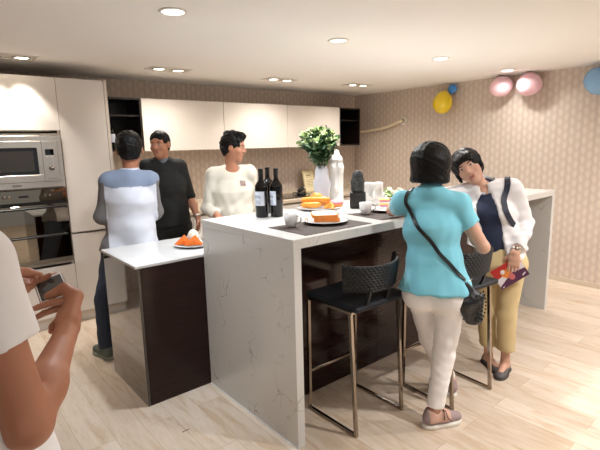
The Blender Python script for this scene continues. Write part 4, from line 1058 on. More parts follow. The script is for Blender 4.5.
class Human:
    def __init__(h, label, J, skin='fair', s=1.0, g=1.0, female=False, neck=0.054, hs=1.0):
        h.J = {k: V(v) for k, v in J.items()}; h.s = s; h.g = g; h.fem = female; h.neck = neck; h.hs = hs * s
        a = (h.J['anL'] + h.J['anR']) / 2
        h.root = thing('person', label, 'person', (float(a[0]), float(a[1]), 0.0))
        h.skin = SKIN[skin]
        j = h.J
        h.ft = unit(j['ft']); h.lt = np.cross(Z, h.ft); h.fp = unit(j['fp']); h.lp = np.cross(Z, h.fp)
        h.mid = (j['shL'] + j['shR']) / 2; h.sp = h.mid - j['pel']
        h.hf = unit(j['hf']); h.hu = unit(j['hu'] - h.hf * (j['hu'] @ h.hf)); h.hl = np.cross(h.hu, h.hf)
        if female: h.R = dict(pel=(0.160, 0.112), wai=(0.128, 0.098), che=(0.142, 0.112))
        else: h.R = dict(pel=(0.152, 0.110), wai=(0.140, 0.103), che=(0.162, 0.115))
        h.trap = 0.0
    def hp(h, f, l, u): return h.J['hd'] + h.hs * (f * h.hf + l * h.hl + u * h.hu)
    def HA(h): return (h.hf, h.hl, h.hu)
    def torso(h, S, off, k=0.05):
        j, g, R, s = h.J, h.g, h.R, h.s
        e = lambda r: (r[0] * g * s + off, r[1] * g * s + off)
        p, sp = j['pel'], h.sp
        S.loft(p, p + sp * 0.30, e(R['pel']), e(R['wai']), h.lp, k)
        S.loft(p + sp * 0.30, p + sp * 0.70, e(R['wai']), e(R['che']), h.lt, k)
        S.loft(p + sp * 0.70, p + sp * 0.93, e(R['che']), (0.120 * s + off, 0.070 * s + off), h.lt, k)
        S.cone(j['shL'], j['shR'], 0.050 * s + off, 0.050 * s + off, k * 0.8)
        nb = h.neckbase()
        for q in ('shL', 'shR'): S.cone(nb - Z * 0.012 * s + Z * h.trap - h.ft * 0.012, j[q] * 0.85 + h.mid * 0.15, 0.044 * s + off, 0.042 * s + off, 0.03)
        if h.fem:
            for q in (-1, 1): S.ell(p + sp * 0.69 + h.ft * 0.075 * s + h.lt * q * 0.062 * s, (0.055 * s + off, 0.052 * s + off, 0.055 * s + off), (h.ft, h.lt, Z), 0.03)
    def neckbase(h):
        top = h.hp(-0.022, 0, -0.055); return h.mid + (top - h.mid) * 0.22
    def skirt(h, S, off, drop):
        # the lower part of a loose top, hanging over the hips and cut level at the hem
        for q in 'LR': S.ell(h.J['hip' + q] - h.fp * 0.045 * h.s, (0.085 * h.s * h.g + off, 0.088 * h.s * h.g + off, 0.12 * h.s * h.g + off), (h.fp, h.lp, Z), 0.04)
        S.plane(h.J['pel'] - Z * drop, -Z, 0.004)
    def legs(h, S, off, z_end=None, k=0.03, hem=None, r_hem=None):
        j, s, g = h.J, h.s, h.g
        for q in 'LR':
            a, b, c = j['hip' + q], j['kn' + q], j['an' + q]
            S.cone(a + (h.lp * 0.0), b, 0.082 * s * g + off, 0.054 * s * g + off, k)
            if hem is None:
                S.cone(b, b + (c - b) * 0.35, 0.054 * s * g + off, 0.053 * s * g + off, 0.02)
                S.cone(b + (c - b) * 0.3 - h.fp * 0.012, c, 0.050 * s * g + off, 0.034 * s + off, 0.02)
            else:
                e = b + (c - b) * hem
                S.loft(b, e, (0.054 * s * g + off,) * 2, (r_hem,) * 2, h.lp, 0.02, flat1=True)
            S.ell(a - h.fp * 0.045 * s, (0.085 * s * g + off, 0.088 * s * g + off, 0.095 * s * g + off), (h.fp, h.lp, Z), 0.04)
    def arms(h, S, off, t_end=1.0, k=0.02, elbow_only=False, flat=True):
        """t_end: 0..1 along the upper arm, 1..2 along the forearm"""
        j, s, g = h.J, h.s, h.g
        for q in 'LR':
            te = t_end[q] if isinstance(t_end, dict) else t_end
            a, b, c = j['sh' + q], j['el' + q], j['wr' + q]
            ra, rb, rc = 0.047 * s * g + off, 0.038 * s * g + off, 0.027 * s + off
            if te <= 1: S.loft(a, a + (b - a) * te, (ra, ra), (ra + (rb - ra) * te + 0.004,) * 2, h.ft + V(0.01, 0.02, 0.03), k, flat1=flat)
            else:
                S.cone(a, b, ra, rb, k); u = te - 1; e = b + (c - b) * u
                S.loft(b, e, (rb, rb), (rb + (rc - rb) * u,) * 2, h.ft + V(0.013, 0.021, 0.3), k, flat1=flat)
    def body(h, hands, res=0.005):
        S = Solid(0.02); j, s = h.J, h.s
        h.torso(S, -0.004); h.legs(S, -0.004)
        for q in 'LR':
            S.cone(j['sh' + q], j['el' + q], 0.047 * s * h.g, 0.037 * s * h.g, 0.03)
            a, b = j['el' + q], j['wr' + q]
            S.cone(a, a + (b - a) * 0.4, 0.037 * s * h.g, 0.037 * s * h.g, 0.015); S.cone(a + (b - a) * 0.35, b, 0.036 * s * h.g, 0.0255 * s, 0.02)
            c = j['an' + q]; f = unit(j['ft' + q]); S.cone(c, c - Z * (c[2] - 0.045), 0.031 * s, 0.033 * s, 0.015); S.cone(V(c[0], c[1], 0.048) - f * 0.015, V(c[0], c[1], 0.036) + f * 0.12 * s, 0.031 * s, 0.022 * s, 0.02)
        nb = h.neckbase(); top = h.hp(-0.015, 0, -0.03)
        S.cone(nb - Z * 0.02, top, h.neck * s, h.neck * s * 0.95, 0.025)
        A = h.HA(); s = h.hs
        S.ell(h.hp(-0.006, 0, 0.035), (0.094 * s, 0.077 * s, 0.086 * s), A, 0.02)
        S.ell(h.hp(0.020, 0, -0.030), (0.070 * s, 0.062 * s, 0.080 * s), A, 0.03)
        S.ell(h.hp(0.058, 0, -0.092), (0.024 * s, 0.028 * s, 0.020 * s), A, 0.025)
        S.ell(h.hp(0.072, 0, 0.030), (0.018 * s, 0.050 * s, 0.012 * s), A, 0.015)
        for q in (-1, 1):
            S.ell(h.hp(0.060, q * 0.040, -0.024), (0.022 * s, 0.022 * s, 0.020 * s), A, 0.02)
            S.ell(h.hp(0.094, q * 0.031, 0.010), (0.014 * s, 0.017 * s, 0.009 * s), A, 0.010, 's')
            S.ell(h.hp(0.074, q * 0.031, 0.009), (0.013 * s, 0.018 * s, 0.010 * s), A, 0.004)
            S.ell(h.hp(-0.004, q * 0.078, 0.000), (0.019 * s, 0.008 * s, 0.031 * s), A, 0.006)
        S.cone(h.hp(0.084, 0, 0.018), h.hp(0.104, 0, -0.022), 0.009 * s, 0.013 * s, 0.012)
        for q in (-1, 1): S.ell(h.hp(0.092, q * 0.013, -0.025), (0.011 * s, 0.009 * s, 0.008 * s), A, 0.006)
        S.ell(h.hp(0.080, 0, -0.056), (0.013 * s, 0.026 * s, 0.016 * s), A, 0.012)
        S.ell(h.hp(0.096, 0, -0.0565), (0.008 * s, 0.022 * s, 0.0022 * s), A, 0.003, 's')
        s = h.s
        for q in 'LR':
            hd = dict(hands[q]); hand(S, j['wr' + q], hd.pop('d'), hd.pop('palm'), q == 'R', s=s * hd.pop('s', 1.0), **hd)
        b = S.build('body', h.skin, res, h.root); h.b = b; h.bodyS = S
        # face details: sub-parts of the body
        s = h.hs
        W = lambda mb, n, m: attach(mb.build(n, m), b)
        Rm = Matrix(((h.hf[0], h.hl[0], h.hu[0]), (h.hf[1], h.hl[1], h.hu[1]), (h.hf[2], h.hl[2], h.hu[2])))
        for q in (-1, 1):
            e = MB(); e.ball(tuple(h.hp(0.0815, q * 0.031, 0.0085)), (0.0070 * s, 0.0135 * s, 0.0048 * s), 14, 0, Rm)
            e.ball(tuple(h.hp(0.0842, q * 0.031, 0.0088)), (0.0052 * s, 0.0058 * s, 0.0046 * s), 12, 1, Rm)
            W(e, 'eye', [M_EYEW, M_IRIS])
            lid = MB().tube([tuple(h.hp(0.0800, q * 0.016, 0.0105)), tuple(h.hp(0.0885, q * 0.026, 0.0145)), tuple(h.hp(0.0865, q * 0.036, 0.0145)), tuple(h.hp(0.076, q * 0.046, 0.0095))], [0.001, 0.0018 * s, 0.0018 * s, 0.001], 6); W(lid, 'eyelid', M_HAIR)
            br = MB().tube([tuple(h.hp(0.0905, q * 0.013, 0.027)), tuple(h.hp(0.0895, q * 0.026, 0.0315)), tuple(h.hp(0.084, q * 0.038, 0.0315)), tuple(h.hp(0.071, q * 0.049, 0.026))], [0.002, 0.0038 * s, 0.0034 * s, 0.0015], 7); W(br, 'eyebrow', M_HAIR)
        lp = MB(); lp.ball(tuple(h.hp(0.0885, 0, -0.0520)), (0.0070 * s, 0.0215 * s, 0.0046 * s), 14, 0, Rm); lp.ball(tuple(h.hp(0.0875, 0, -0.0610)), (0.0072 * s, 0.0185 * s, 0.0056 * s), 14, 0, Rm)
        W(lp, 'lips', M_LIP if h.fem else M_LIPM)
        return b
    def hair(h, style):
        S = Solid(0.015); s = h.hs; A = h.HA()
        if style in ('short', 'crew', 'quiff'):
            k = {'short': 0.0, 'crew': -0.003, 'quiff': 0.003}[style]
            S.ell(h.hp(-0.010, 0, 0.042), ((0.101 + k) * s, (0.085 + k) * s, (0.090 + k) * s), A)
            S.ell(h.hp(-0.050, 0, -0.01), (0.052 * s, 0.070 * s, 0.070 * s), A, 0.03)
            if style == 'quiff':
                S.ell(h.hp(0.052, 0, 0.108), (0.056 * s, 0.056 * s, 0.030 * s), A, 0.02); S.ell(h.hp(-0.03, 0, 0.118), (0.06 * s, 0.06 * s, 0.026 * s), A, 0.02)
            S.ell(h.hp(0.118, 0, -0.020), (0.072 * s, 0.084 * s, 0.098 * s), A, 0.008, 's')
            S.plane(h.hp(0.004, 0, -0.028), h.hf * 0.50 - h.hu * 0.86, 0.006)
            for q in (-1, 1): S.ell(h.hp(0.000, q * 0.088, -0.004), (0.024 * s, 0.022 * s, 0.036 * s), A, 0.006, 's')
            S.noise = (0.0035 if style != 'quiff' else 0.009, 90, 3)
        elif style == 'bob':
            S.ell(h.hp(-0.012, 0, 0.036), (0.112 * s, 0.104 * s, 0.097 * s), A)
            S.loft(h.hp(-0.014, 0, 0.035), h.hp(-0.020, 0, -0.110), (0.102 * s, 0.106 * s), (0.108 * s, 0.092 * s), h.hl, 0.03, flat1=True); S.plane(h.hp(0, 0, -0.088), -h.hu, 0.025)
            S.ell(h.hp(0.120, 0, -0.035), (0.085 * s, 0.070 * s, 0.105 * s), A, 0.01, 's')
            S.noise = (0.0022, 70, 6)
        elif style == 'pixie':
            S.ell(h.hp(-0.012, 0, 0.040), (0.110 * s, 0.096 * s, 0.094 * s), A)
            S.ell(h.hp(-0.045, 0, -0.02), (0.062 * s, 0.082 * s, 0.075 * s), A, 0.03)
            for q in (-1, 1): S.cone(h.hp(0.012, q * 0.078, 0.03), h.hp(0.020, q * 0.079, -0.050 if q < 0 else -0.03), 0.020 * s, 0.010 * s, 0.015)
            S.ell(h.hp(0.066, 0.0, 0.072), (0.040 * s, 0.066 * s, 0.030 * s), A, 0.02)
            S.ell(h.hp(0.125, 0, -0.032), (0.072 * s, 0.080 * s, 0.092 * s), A, 0.008, 's')
            S.noise = (0.0035, 80, 8)
        return S.build('hair', M_HAIR, 0.004, h.root)
    def shoes(h, style, mats):
        s = h.s
        for q in 'LR':
            c = h.J['an' + q]; f = unit(h.J['ft' + q]); l = np.cross(Z, f); A = (f, l, Z)
            P = lambda a, b, z: V(c[0], c[1], 0) + f * a * s + l * b * s + Z * z
            U = Solid(0.02)
            if style == 'flat':
                U.ell(P(-0.020, 0, 0.030), (0.048 * s, 0.035 * s, 0.040), A); U.ell(P(0.045, 0, 0.026), (0.08 * s, 0.038 * s, 0.026), A); U.ell(P(0.125, 0, 0.020), (0.058 * s, 0.040 * s, 0.026), A)
                U.loft(P(0.015, 0, 0.045), P(0.02, 0, 0.12), (0.062 * s, 0.031 * s), (0.085 * s, 0.05 * s), f, 0.004, 's')
            else:
                U.cone(P(-0.030, 0, 0.052), P(0.05, 0, 0.054), 0.040 * s, 0.042 * s); U.cone(P(0.05, 0, 0.050), P(0.150, 0, 0.034), 0.043 * s, 0.031 * s)
                U.cone(P(-0.024, 0, 0.06), P(-0.020, 0, 0.085), 0.040 * s, 0.041 * s); U.cone(P(0.02, 0, 0.075), P(0.09, 0, 0.056), 0.028 * s, 0.022 * s)
                U.cone(P(-0.005, 0, 0.085), P(-0.008, 0, 0.15), 0.034 * s, 0.040 * s, 0.006, 's')
            U.plane(P(0, 0, 0.014 if style == 'flat' else 0.024), -Z, 0.003)
            fn = None; um = mats[0]
            if isinstance(mats[0], (list, tuple)):
                c0 = V(c[0], c[1], 0)
                fn = lambda X: (((X - c0) @ f > 0.095 * s) | (X[:, 2] < 0.042) | ((X - c0) @ f < -0.048 * s)).astype(int)
            sh = U.build('shoe', um, 0.0035, h.root, fn)
            B = Solid(0.01); hs = 0.012 if style == 'flat' else 0.024
            B.ell(P(-0.025, 0, hs * 0.5), (0.055 * s, 0.041 * s, hs * 1.6), A, 0.03); B.ell(P(0.10, 0, hs * 0.5), (0.085 * s, 0.048 * s, hs * 1.6), A, 0.03); B.box(P(0.04, 0, hs * 0.5), (0.06 * s, 0.037 * s, hs * 0.6), 0.004, A, 0.02)
            B.plane(P(0, 0, 0.001), -Z, 0.003); B.plane(P(0, 0, hs), Z, 0.003)
            so = B.build('sole', mats[1], 0.0035)
            attach(so, sh)
            if len(mats) > 2:
                lc = MB()
                for i in range(4):
                    a = 0.045 + 0.022 * i; z = 0.096 - 0.014 * i
                    lc.tube([tuple(P(a, -0.026, z - 0.014)), tuple(P(a + 0.006, -0.010, z)), tuple(P(a + 0.008, 0.010, z)), tuple(P(a, 0.026, z - 0.014))], 0.0032, 6)
                lc.tube([tuple(P(0.050, -0.012, 0.100)), tuple(P(0.050, -0.040, 0.104)), tuple(P(0.062, -0.052, 0.066)), tuple(P(0.085, -0.050, 0.045))], 0.003, 6)
                lc.tube([tuple(P(0.050, -0.012, 0.100)), tuple(P(0.040, -0.044, 0.100)), tuple(P(0.036, -0.054, 0.060))], 0.003, 6)
                attach(lc.build('laces', mats[2]), sh)

def wristwatch(h, q, strap, face, t=0.93, out=None):
    a, b = h.J['el' + q], h.J['wr' + q]; w = unit(b - a); c = a + (b - a) * t; o = unit(V(out) - w * (V(out) @ w)); v = np.cross(w, o)
    mb = MB().lathe([(0.030, -0.009), (0.0325, -0.008), (0.0325, 0.008), (0.030, 0.009)], (0, 0, 0), 28).xf(basis(o, v, w, c))
    s_ = attach(mb.build('wristwatch', strap), h.root)
    d = MB().lathe([(0.0, 0.006), (0.0145, 0.006), (0.0165, 0.003), (0.0165, 0.0), (0, 0)], (0, 0, 0), 24).xf(basis(v, w, o, c + o * 0.031))
    attach(d.build('watch_face', face), s_)

def surface(o):
    """BVH of a clothing mesh in world coordinates"""
    M = Matrix.Translation(o.parent.location) if o.parent else Matrix.Identity(4)
    vs = [M @ v.co for v in o.data.vertices]; return BVHTree.FromPolygons(vs, [tuple(p.vertices) for p in o.data.polygons])
def drape(path, bvh, off, n=60):
    """points laid along path and pressed onto the cloth, with the cloth normal"""
    P = [Vector(p) for p in path]; out = []
    for i in range(n + 1):
        q = i / n * (len(P) - 1); k = min(int(q), len(P) - 2); p0 = P[max(k - 1, 0)]; p1, p2 = P[k], P[k + 1]; p3 = P[min(k + 2, len(P) - 1)]; u = q - k
        p = 0.5 * ((2 * p1) + (p2 - p0) * u + (2 * p0 - 5 * p1 + 4 * p2 - p3) * u * u + (3 * p1 - p0 - 3 * p2 + p3) * u ** 3)
        loc, nn, _, dist = bvh.find_nearest(p)
        out.append((loc + nn * off, nn))
    for _ in range(3):
        out = [out[0]] + [((out[i - 1][0] + out[i][0] * 2 + out[i + 1][0]) / 4, (out[i - 1][1] + out[i][1] * 2 + out[i + 1][1]).normalized()) for i in range(1, len(out) - 1)] + [out[-1]]
    return out
def ribbon(pts, w, th):
    mb = MB(); v = []; f = []
    for i, (p, n) in enumerate(pts):
        d = (pts[min(i + 1, len(pts) - 1)][0] - pts[max(i - 1, 0)][0]).normalized(); sd_ = d.cross(n).normalized()
        for a, b in ((-1, 0), (1, 0), (1, 1), (-1, 1)): v.append(p + sd_ * (a * w / 2) + n * (b * th))
    for i in range(len(pts) - 1):
        for k in range(4): f.append((i * 4 + k, i * 4 + (k + 1) % 4, i * 4 + 4 + (k + 1) % 4, i * 4 + 4 + k))
    f.append((3, 2, 1, 0)); m = len(v) - 4; f.append((m, m + 1, m + 2, m + 3))
    return mb.add(v, f)

RES_C = 0.006
# ---- woman in turquoise, back to us, leaning on the bar
J = dict(pel=(2.085, 1.37, 0.82), shL=(2.035, 1.560, 1.248), shR=(2.175, 1.308, 1.246), elL=(2.200, 1.765, 1.168), wrL=(2.395, 1.735, 1.160), elR=(2.245, 1.195, 1.020), wrR=(2.385, 1.375, 1.085),
         hipL=(2.050, 1.445, 0.76), hipR=(2.122, 1.296, 0.76), knL=(2.215, 1.485, 0.43), knR=(2.105, 1.318, 0.42), anL=(2.425, 1.478, 0.085), anR=(2.055, 1.335, 0.085),
         ft=(0.88, 0.47, 0), fp=(0.90, 0.43, 0), hd=(2.112, 1.438, 1.440), hf=(0.93, 0.36, -0.06), hu=(0, 0, 1), ftL=(0.45, 0.89, 0), ftR=(0.90, -0.43, 0))
h = Human('person in turquoise t shirt and white trousers leaning on bar, back turned', J, 'fair', 0.93, 0.95, True, 0.047, 1.04); h.trap = 0.045
h.body(dict(L=dict(d=(0.95, -0.1, -0.05), palm=(0, 0, -1), curl=0.3), R=dict(d=(0.25, 0.75, 0.5), palm=(-0.6, 0.3, 0.3), curl=0.7)))
h.hair('bob')
M_TURQ = mat('turquoise_cotton', (0.47, 0.76, 0.83), 0.8, noise=(8, 0.06), sheen=0.2)
S = Solid(0.03); h.torso(S, 0.014); h.arms(S, 0.014, 0.50)
S.loft(h.J['pel'] + h.sp * 0.25, h.J['pel'] - Z * 0.035, (0.142, 0.112), (0.188, 0.160), h.lp, 0.05, flat1=True)
h.skirt(S, 0.024, 0.033); S.noise = (0.006, 24, 2); shirt = S.build('t_shirt', M_TURQ, RES_C, h.root)
S = Solid(0.03); S.loft(h.J['pel'] + Z * 0.06, h.J['pel'] - Z * 0.03, (0.135, 0.105), (0.158, 0.118), h.lp, 0.04, flat0=True)
h.legs(S, 0.010, hem=0.90, r_hem=0.050); S.noise = (0.0035, 28, 4); S.build('trousers', mat('white_trousers', (0.97, 0.95, 0.94), 0.8, noise=(9, 0.03)), RES_C, h.root)
h.shoes('sneaker', [[mat('peach_mesh', (0.80, 0.64, 0.57), 0.8), mat('mauve_grey', (0.62, 0.54, 0.54), 0.7)], mat('white_rubber', (0.90, 0.87, 0.83), 0.5), mat('brown_lace', (0.42, 0.31, 0.29), 0.8)])
bv = surface(shirt)
bag = thing('crossbody_bag', 'black slouchy studded crossbody bag at hip of the turquoise woman', 'bag', (2.128, 1.178, 0.74))
M_BAG = mat('black_leather', (0.075, 0.08, 0.09), 0.35, bump=(90, 0.3))
S = Solid(0.03); ba = (unit(V(0.80, -0.60, 0)), unit(V(0.60, 0.80, 0)), Z); bc = V(2.128, 1.178, 0.740)
bp_ = lambda a, b, z: bc + ba[0] * a + ba[1] * b + Z * z
S.loft(bp_(-0.050, 0, 0.098), bp_(-0.012, 0, 0.02), (0.026, 0.018), (0.070, 0.036), ba[0]); S.loft(bp_(-0.012, 0, 0.02), bp_(0.014, 0, -0.088), (0.070, 0.036), (0.046, 0.026), ba[0])
S.noise = (0.005, 45, 9); S.build('bag_body', M_BAG, 0.004, bag)
st = MB(); 
for i in range(9):
    for k_ in range(3):
        q = i / 8; e = bp_(0.030 + 0.028 * math.sin(math.pi * (0.15 + 0.7 * q)) - 0.018 * k_, -0.030 - 0.004 * k_, 0.075 - 0.150 * q - 0.008 * k_); st.ball(tuple(e), 0.0052, 8)
attach(st.build('studs', M_BLACK), bag)['kind'] = 'stuff'
dr = drape([(2.09, 1.20, 0.87), (2.03, 1.24, 0.95), (1.97, 1.33, 1.06), (1.94, 1.42, 1.16), (1.96, 1.49, 1.25), (2.04, 1.51, 1.33), (2.14, 1.51, 1.22), (2.21, 1.42, 1.08), (2.24, 1.28, 0.95), (2.18, 1.19, 0.87)], bv, 0.004, 90)
attach(ribbon(dr, 0.019, 0.004).build('strap', M_BAG), bag)
a0 = dr[0][0]; attach(MB().tube([tuple(a0), tuple(a0 * 0.5 + Vector(bp_(-0.05, 0, 0.115)) * 0.5), tuple(bp_(-0.050, 0, 0.10))], 0.005, 8).build('clasp', M_STEEL), bag)
a0 = dr[-1][0]; attach(MB().tube([tuple(a0), tuple(a0 * 0.5 + Vector(bp_(-0.03, 0, 0.115)) * 0.5), tuple(bp_(-0.035, 0, 0.10))], 0.005, 8).build('clasp', M_STEEL), bag)
# folded paper in her hand
pz = MB(); pz.add([(2.375, 1.36, 1.085), (2.405, 1.335, 1.06), (2.385, 1.31, 0.975), (2.345, 1.345, 1.00)], [(0, 1, 2, 3)]); pz.add([(2.377, 1.363, 1.085), (2.407, 1.338, 1.06), (2.387, 1.313, 0.975), (2.347, 1.348, 1.00)], [(3, 2, 1, 0)])
for i in range(4): pz.f.append([i, (i + 1) % 4, 4 + (i + 1) % 4, 4 + i][::-1]); pz.m.append(0); pz.sm.append(False)
tag(pz.build('paper', mat('folded_paper', (0.84, 0.83, 0.84), 0.7)), 'folded whitish paper in right hand of the turquoise woman', 'paper')

# ---- woman in white jacket, facing us, head on her hand
J = dict(pel=(2.925, 1.44, 0.80), shL=(2.950, 1.395, 1.255), shR=(2.835, 1.660, 1.228), elL=(3.030, 1.325, 1.030), wrL=(2.842, 1.300, 0.872), elR=(2.745, 1.850, 1.176), wrR=(2.765, 1.785, 1.335),
         hipL=(2.955, 1.365, 0.76), hipR=(2.895, 1.515, 0.76), knL=(2.930, 1.375, 0.42), knR=(2.915, 1.510, 0.42), anL=(2.955, 1.375, 0.085), anR=(2.960, 1.500, 0.085),
         ft=(-0.90, -0.43, 0), fp=(-0.90, -0.42, 0), hd=(2.822, 1.632, 1.398), hf=(-0.90, -0.43, -0.03), hu=(-0.25, 0.50, 0.83), ftL=(-0.97, -0.22, 0), ftR=(-0.55, -0.83, 0))
h = Human('person in white zip jacket and khaki trousers facing us, head tilted', J, 'fair', 0.92, 0.98, True, 0.047, 1.12); h.trap = 0.02
h.body(dict(L=dict(d=(0.0, 0.03, -0.98), palm=(0.9, 0.43, 0), curl=0.12), R=dict(d=(0.1, -0.25, 0.95), palm=(0.3, -0.9, 0), curl=0.5)), 0.0045)
h.hair('pixie')
S = Solid(0.03); h.torso(S, 0.007); S.ell(h.neckbase() + h.ft * 0.055 + Z * 0.015, (0.05, 0.06, 0.055), (h.ft, h.lt, Z), 0.01, 's'); S.plane(h.J['pel'] - Z * 0.01, -Z)
S.build('navy_top', mat('navy_knit', (0.12, 0.15, 0.25), 0.8), RES_C, h.root)
M_JKT = mat('white_jacket', (0.88, 0.86, 0.86), 0.8, noise=(10, 0.04))
S = Solid(0.03); h.torso(S, 0.018); h.arms(S, 0.017, dict(L=1.84, R=1.55))
S.loft(h.J['pel'] + h.sp * 0.25, h.J['pel'] + Z * 0.03, (0.140, 0.112), (0.165, 0.135), h.lp, 0.05, flat1=True)
S.cone(h.neckbase() - h.ft * 0.012 - Z * 0.02, h.neckbase() - h.ft * 0.018 + Z * 0.035, 0.066, 0.070, 0.02)
S.cone(h.neckbase() - h.ft * 0.0 - Z * 0.06, h.neckbase() + Z * 0.08, 0.054, 0.062, 0.006, 's')
c0 = h.J['pel'] + h.sp * 0.55 + h.ft * 0.135 + h.lt * -0.02
S.loft(c0 + h.sp * 0.55, c0 - h.sp * 0.60, (0.060, 0.075), (0.078, 0.075), h.lt, 0.008, 's')
S.noise = (0.008, 22, 12); jk = S.build('jacket', M_JKT, RES_C, h.root)
S = Solid(0.03); S.loft(h.J['pel'] + Z * 0.08, h.J['pel'] - Z * 0.03, (0.132, 0.104), (0.156, 0.118), h.lp, 0.04, flat0=True)
h.legs(S, 0.014, hem=0.78, r_hem=0.060); S.noise = (0.004, 26, 14); S.build('trousers', mat('khaki_trousers', (0.80, 0.71, 0.53), 0.8, noise=(9, 0.05)), RES_C, h.root)
h.shoes('flat', [mat('grey_flats', (0.34, 0.32, 0.32), 0.6), mat('grey_flats_sole', (0.26, 0.24, 0.24), 0.6)])
wristwatch(h, 'L', M_STEEL, M_CHROME, 0.93, (-0.9, -0.4, 0))
MB_ = MB().ball(tuple(h.neckbase() + h.ft * 0.062 - Z * 0.035), (0.011, 0.011, 0.013), 12); attach(MB_.build('pendant', mat('pale_pendant', (0.75, 0.80, 0.86), 0.15)), h.root)
bv = surface(jk)
bp = thing('backpack', 'dark navy backpack with strap over shoulder of white jacket woman', 'backpack', (3.08, 1.62, 1.05))
M_BP = mat('navy_nylon', (0.10, 0.12, 0.19), 0.6)
mb_ = h.mid - h.ft * 0.215 - Z * 0.17
S = Solid(0.03); S.box(mb_, (0.062, 0.115, 0.17), 0.045, (h.ft, h.lt, Z)); S.box(mb_ - h.ft * 0.065 - Z * 0.05, (0.03, 0.09, 0.09), 0.025, (h.ft, h.lt, Z)); S.build('pack_body', M_BP, 0.005, bp)
sl = h.J['shL'] * 0.80 + h.mid * 0.20
attach(ribbon(drape([sl - h.ft * 0.10 - Z * 0.06, sl - h.ft * 0.03 + Z * 0.07, sl + h.ft * 0.06 + Z * 0.055, sl + h.ft * 0.11 - Z * 0.03, sl + h.ft * 0.12 - Z * 0.13, sl + h.ft * 0.06 - Z * 0.22 + h.lt * 0.05], bv, 0.002, 50), 0.034, 0.006).build('strap', M_BP), bp)
# brochure in her left hand
def flatmesh(name, quad, n, layers, label, cat):
    """quad: four corners; layers: (polygon in 0..1 coordinates, material, lift)"""
    a, b, c, d = [V(q) for q in quad]; nn = V(n)
    at_ = lambda u, v, w: tuple(a + (b - a) * u + (d - a) * v + (a - b + c - d) * u * v + nn * w)
    t = thing(name, label, cat, tuple(a))
    base = MB(); base.add([at_(u, v, w) for w in (0, -0.0016) for u, v in ((0, 0), (1, 0), (1, 1), (0, 1))], [(0, 1, 2, 3), (7, 6, 5, 4), (0, 4, 5, 1), (1, 5, 6, 2), (2, 6, 7, 3), (3, 7, 4, 0)])
    attach(base.build('cover', layers[0]), t)
    for i, (nm, poly, m) in enumerate(layers[1]):
        attach(MB().add([at_(u, v, 0.0004 * (i + 1)) for u, v in poly], [tuple(range(len(poly)))]).build(nm, m), t)
    return t
M_RED = mat('brochure_red', (0.72, 0.17, 0.16), 0.35); M_PURP = mat('brochure_purple', (0.33, 0.16, 0.28), 0.35); M_BW = mat('brochure_white', (0.88, 0.84, 0.86), 0.4); M_BO = mat('brochure_orange', (0.88, 0.52, 0.22), 0.4); M_BP2 = mat('brochure_rose', (0.80, 0.42, 0.42), 0.4)
circ = lambda cx, cy, rx, ry, n=14: [(cx + rx * math.cos(6.2832 * i / n), cy + ry * math.sin(6.2832 * i / n)) for i in range(n)]
flatmesh('brochure', [(2.788, 1.430, 0.729), (2.855, 1.290, 0.849), (2.888, 1.221, 0.738), (2.823, 1.358, 0.617)], unit(V(-0.90, -0.43, 0.05)),
    (M_RED, [('purple_half', [(0.0, 0.62), (0.42, 0.50), (1.0, 0.30), (1.0, 1.0), (0.0, 1.0)], M_PURP), ('white_stripe', [(0.0, 0.52), (0.38, 0.44), (0.40, 0.62), (0.0, 0.86)], M_BW), ('white_stripe', [(0.62, 0.40), (1.0, 0.30), (1.0, 0.62), (0.60, 0.52)], M_BW),
     ('orange_figure', [(0.22, 0.30), (0.34, 0.18), (0.44, 0.26), (0.56, 0.20), (0.60, 0.44), (0.54, 0.62), (0.36, 0.66), (0.26, 0.52)], M_BO), ('rose_figure', circ(0.50, 0.68, 0.10, 0.16), M_BP2), ('pale_figure', circ(0.33, 0.30, 0.07, 0.10), M_BW), ('small_print', [(0.80, 0.84), (0.93, 0.78), (0.93, 0.84), (0.80, 0.90)], M_BW), ('small_print', [(0.05, 0.92), (0.13, 0.90), (0.13, 0.94), (0.05, 0.96)], M_BW)]),
    'red and purple printed brochure held at thigh by the white jacket woman', 'brochure')

# ---- man with his back to us at the low worktop, arms folded
J = dict(pel=(1.185, 3.425, 0.87), shL=(1.072, 3.425, 1.345), shR=(1.330, 3.340, 1.335), elL=(1.010, 3.480, 1.085), wrL=(1.180, 3.610, 1.120), elR=(1.372, 3.370, 1.085), wrR=(1.190, 3.545, 1.150),
         hipL=(1.075, 3.460, 0.82), hipR=(1.265, 3.395, 0.82), knL=(0.965, 3.480, 0.46), knR=(1.285, 3.430, 0.45), anL=(0.958, 3.495, 0.085), anR=(1.300, 3.450, 0.085),
         ft=(0.32, 0.95, 0), fp=(0.32, 0.95, 0), hd=(1.222, 3.392, 1.560), hf=(0.38, 0.92, -0.10), hu=(0, 0.1, 1), ftL=(-0.25, 0.97, 0), ftR=(0.5, 0.87, 0))
h = Human('person seen from behind in white shirt with blue grey yoke, jeans', J, 'brown', 1.0, 0.95, False, 0.054, 1.10)
h.body(dict(L=dict(d=(0.9, -0.1, 0.1), palm=(0, -1, 0.0), curl=0.5), R=dict(d=(-0.85, 0.1, -0.2), palm=(0, -1, 0), curl=0.4)))
h.hair('short')
M_SHW = mat('white_shirt_cotton', (0.81, 0.82, 0.86), 0.8, noise=(7, 0.04)); M_SHB = mat('blue_grey_cotton', (0.49, 0.54, 0.63), 0.8, noise=(10, 0.06)); M_SHG = mat('grey_sleeve_cotton', (0.43, 0.42, 0.42), 0.8, noise=(10, 0.06))
S = Solid(0.03); h.torso(S, 0.022)
S.loft(h.J['pel'] + h.sp * 0.25, h.J['pel'] - Z * 0.03, (0.165, 0.125), (0.182, 0.142), h.lp, 0.05, flat1=True); h.arms(S, 0.019, 1.9)
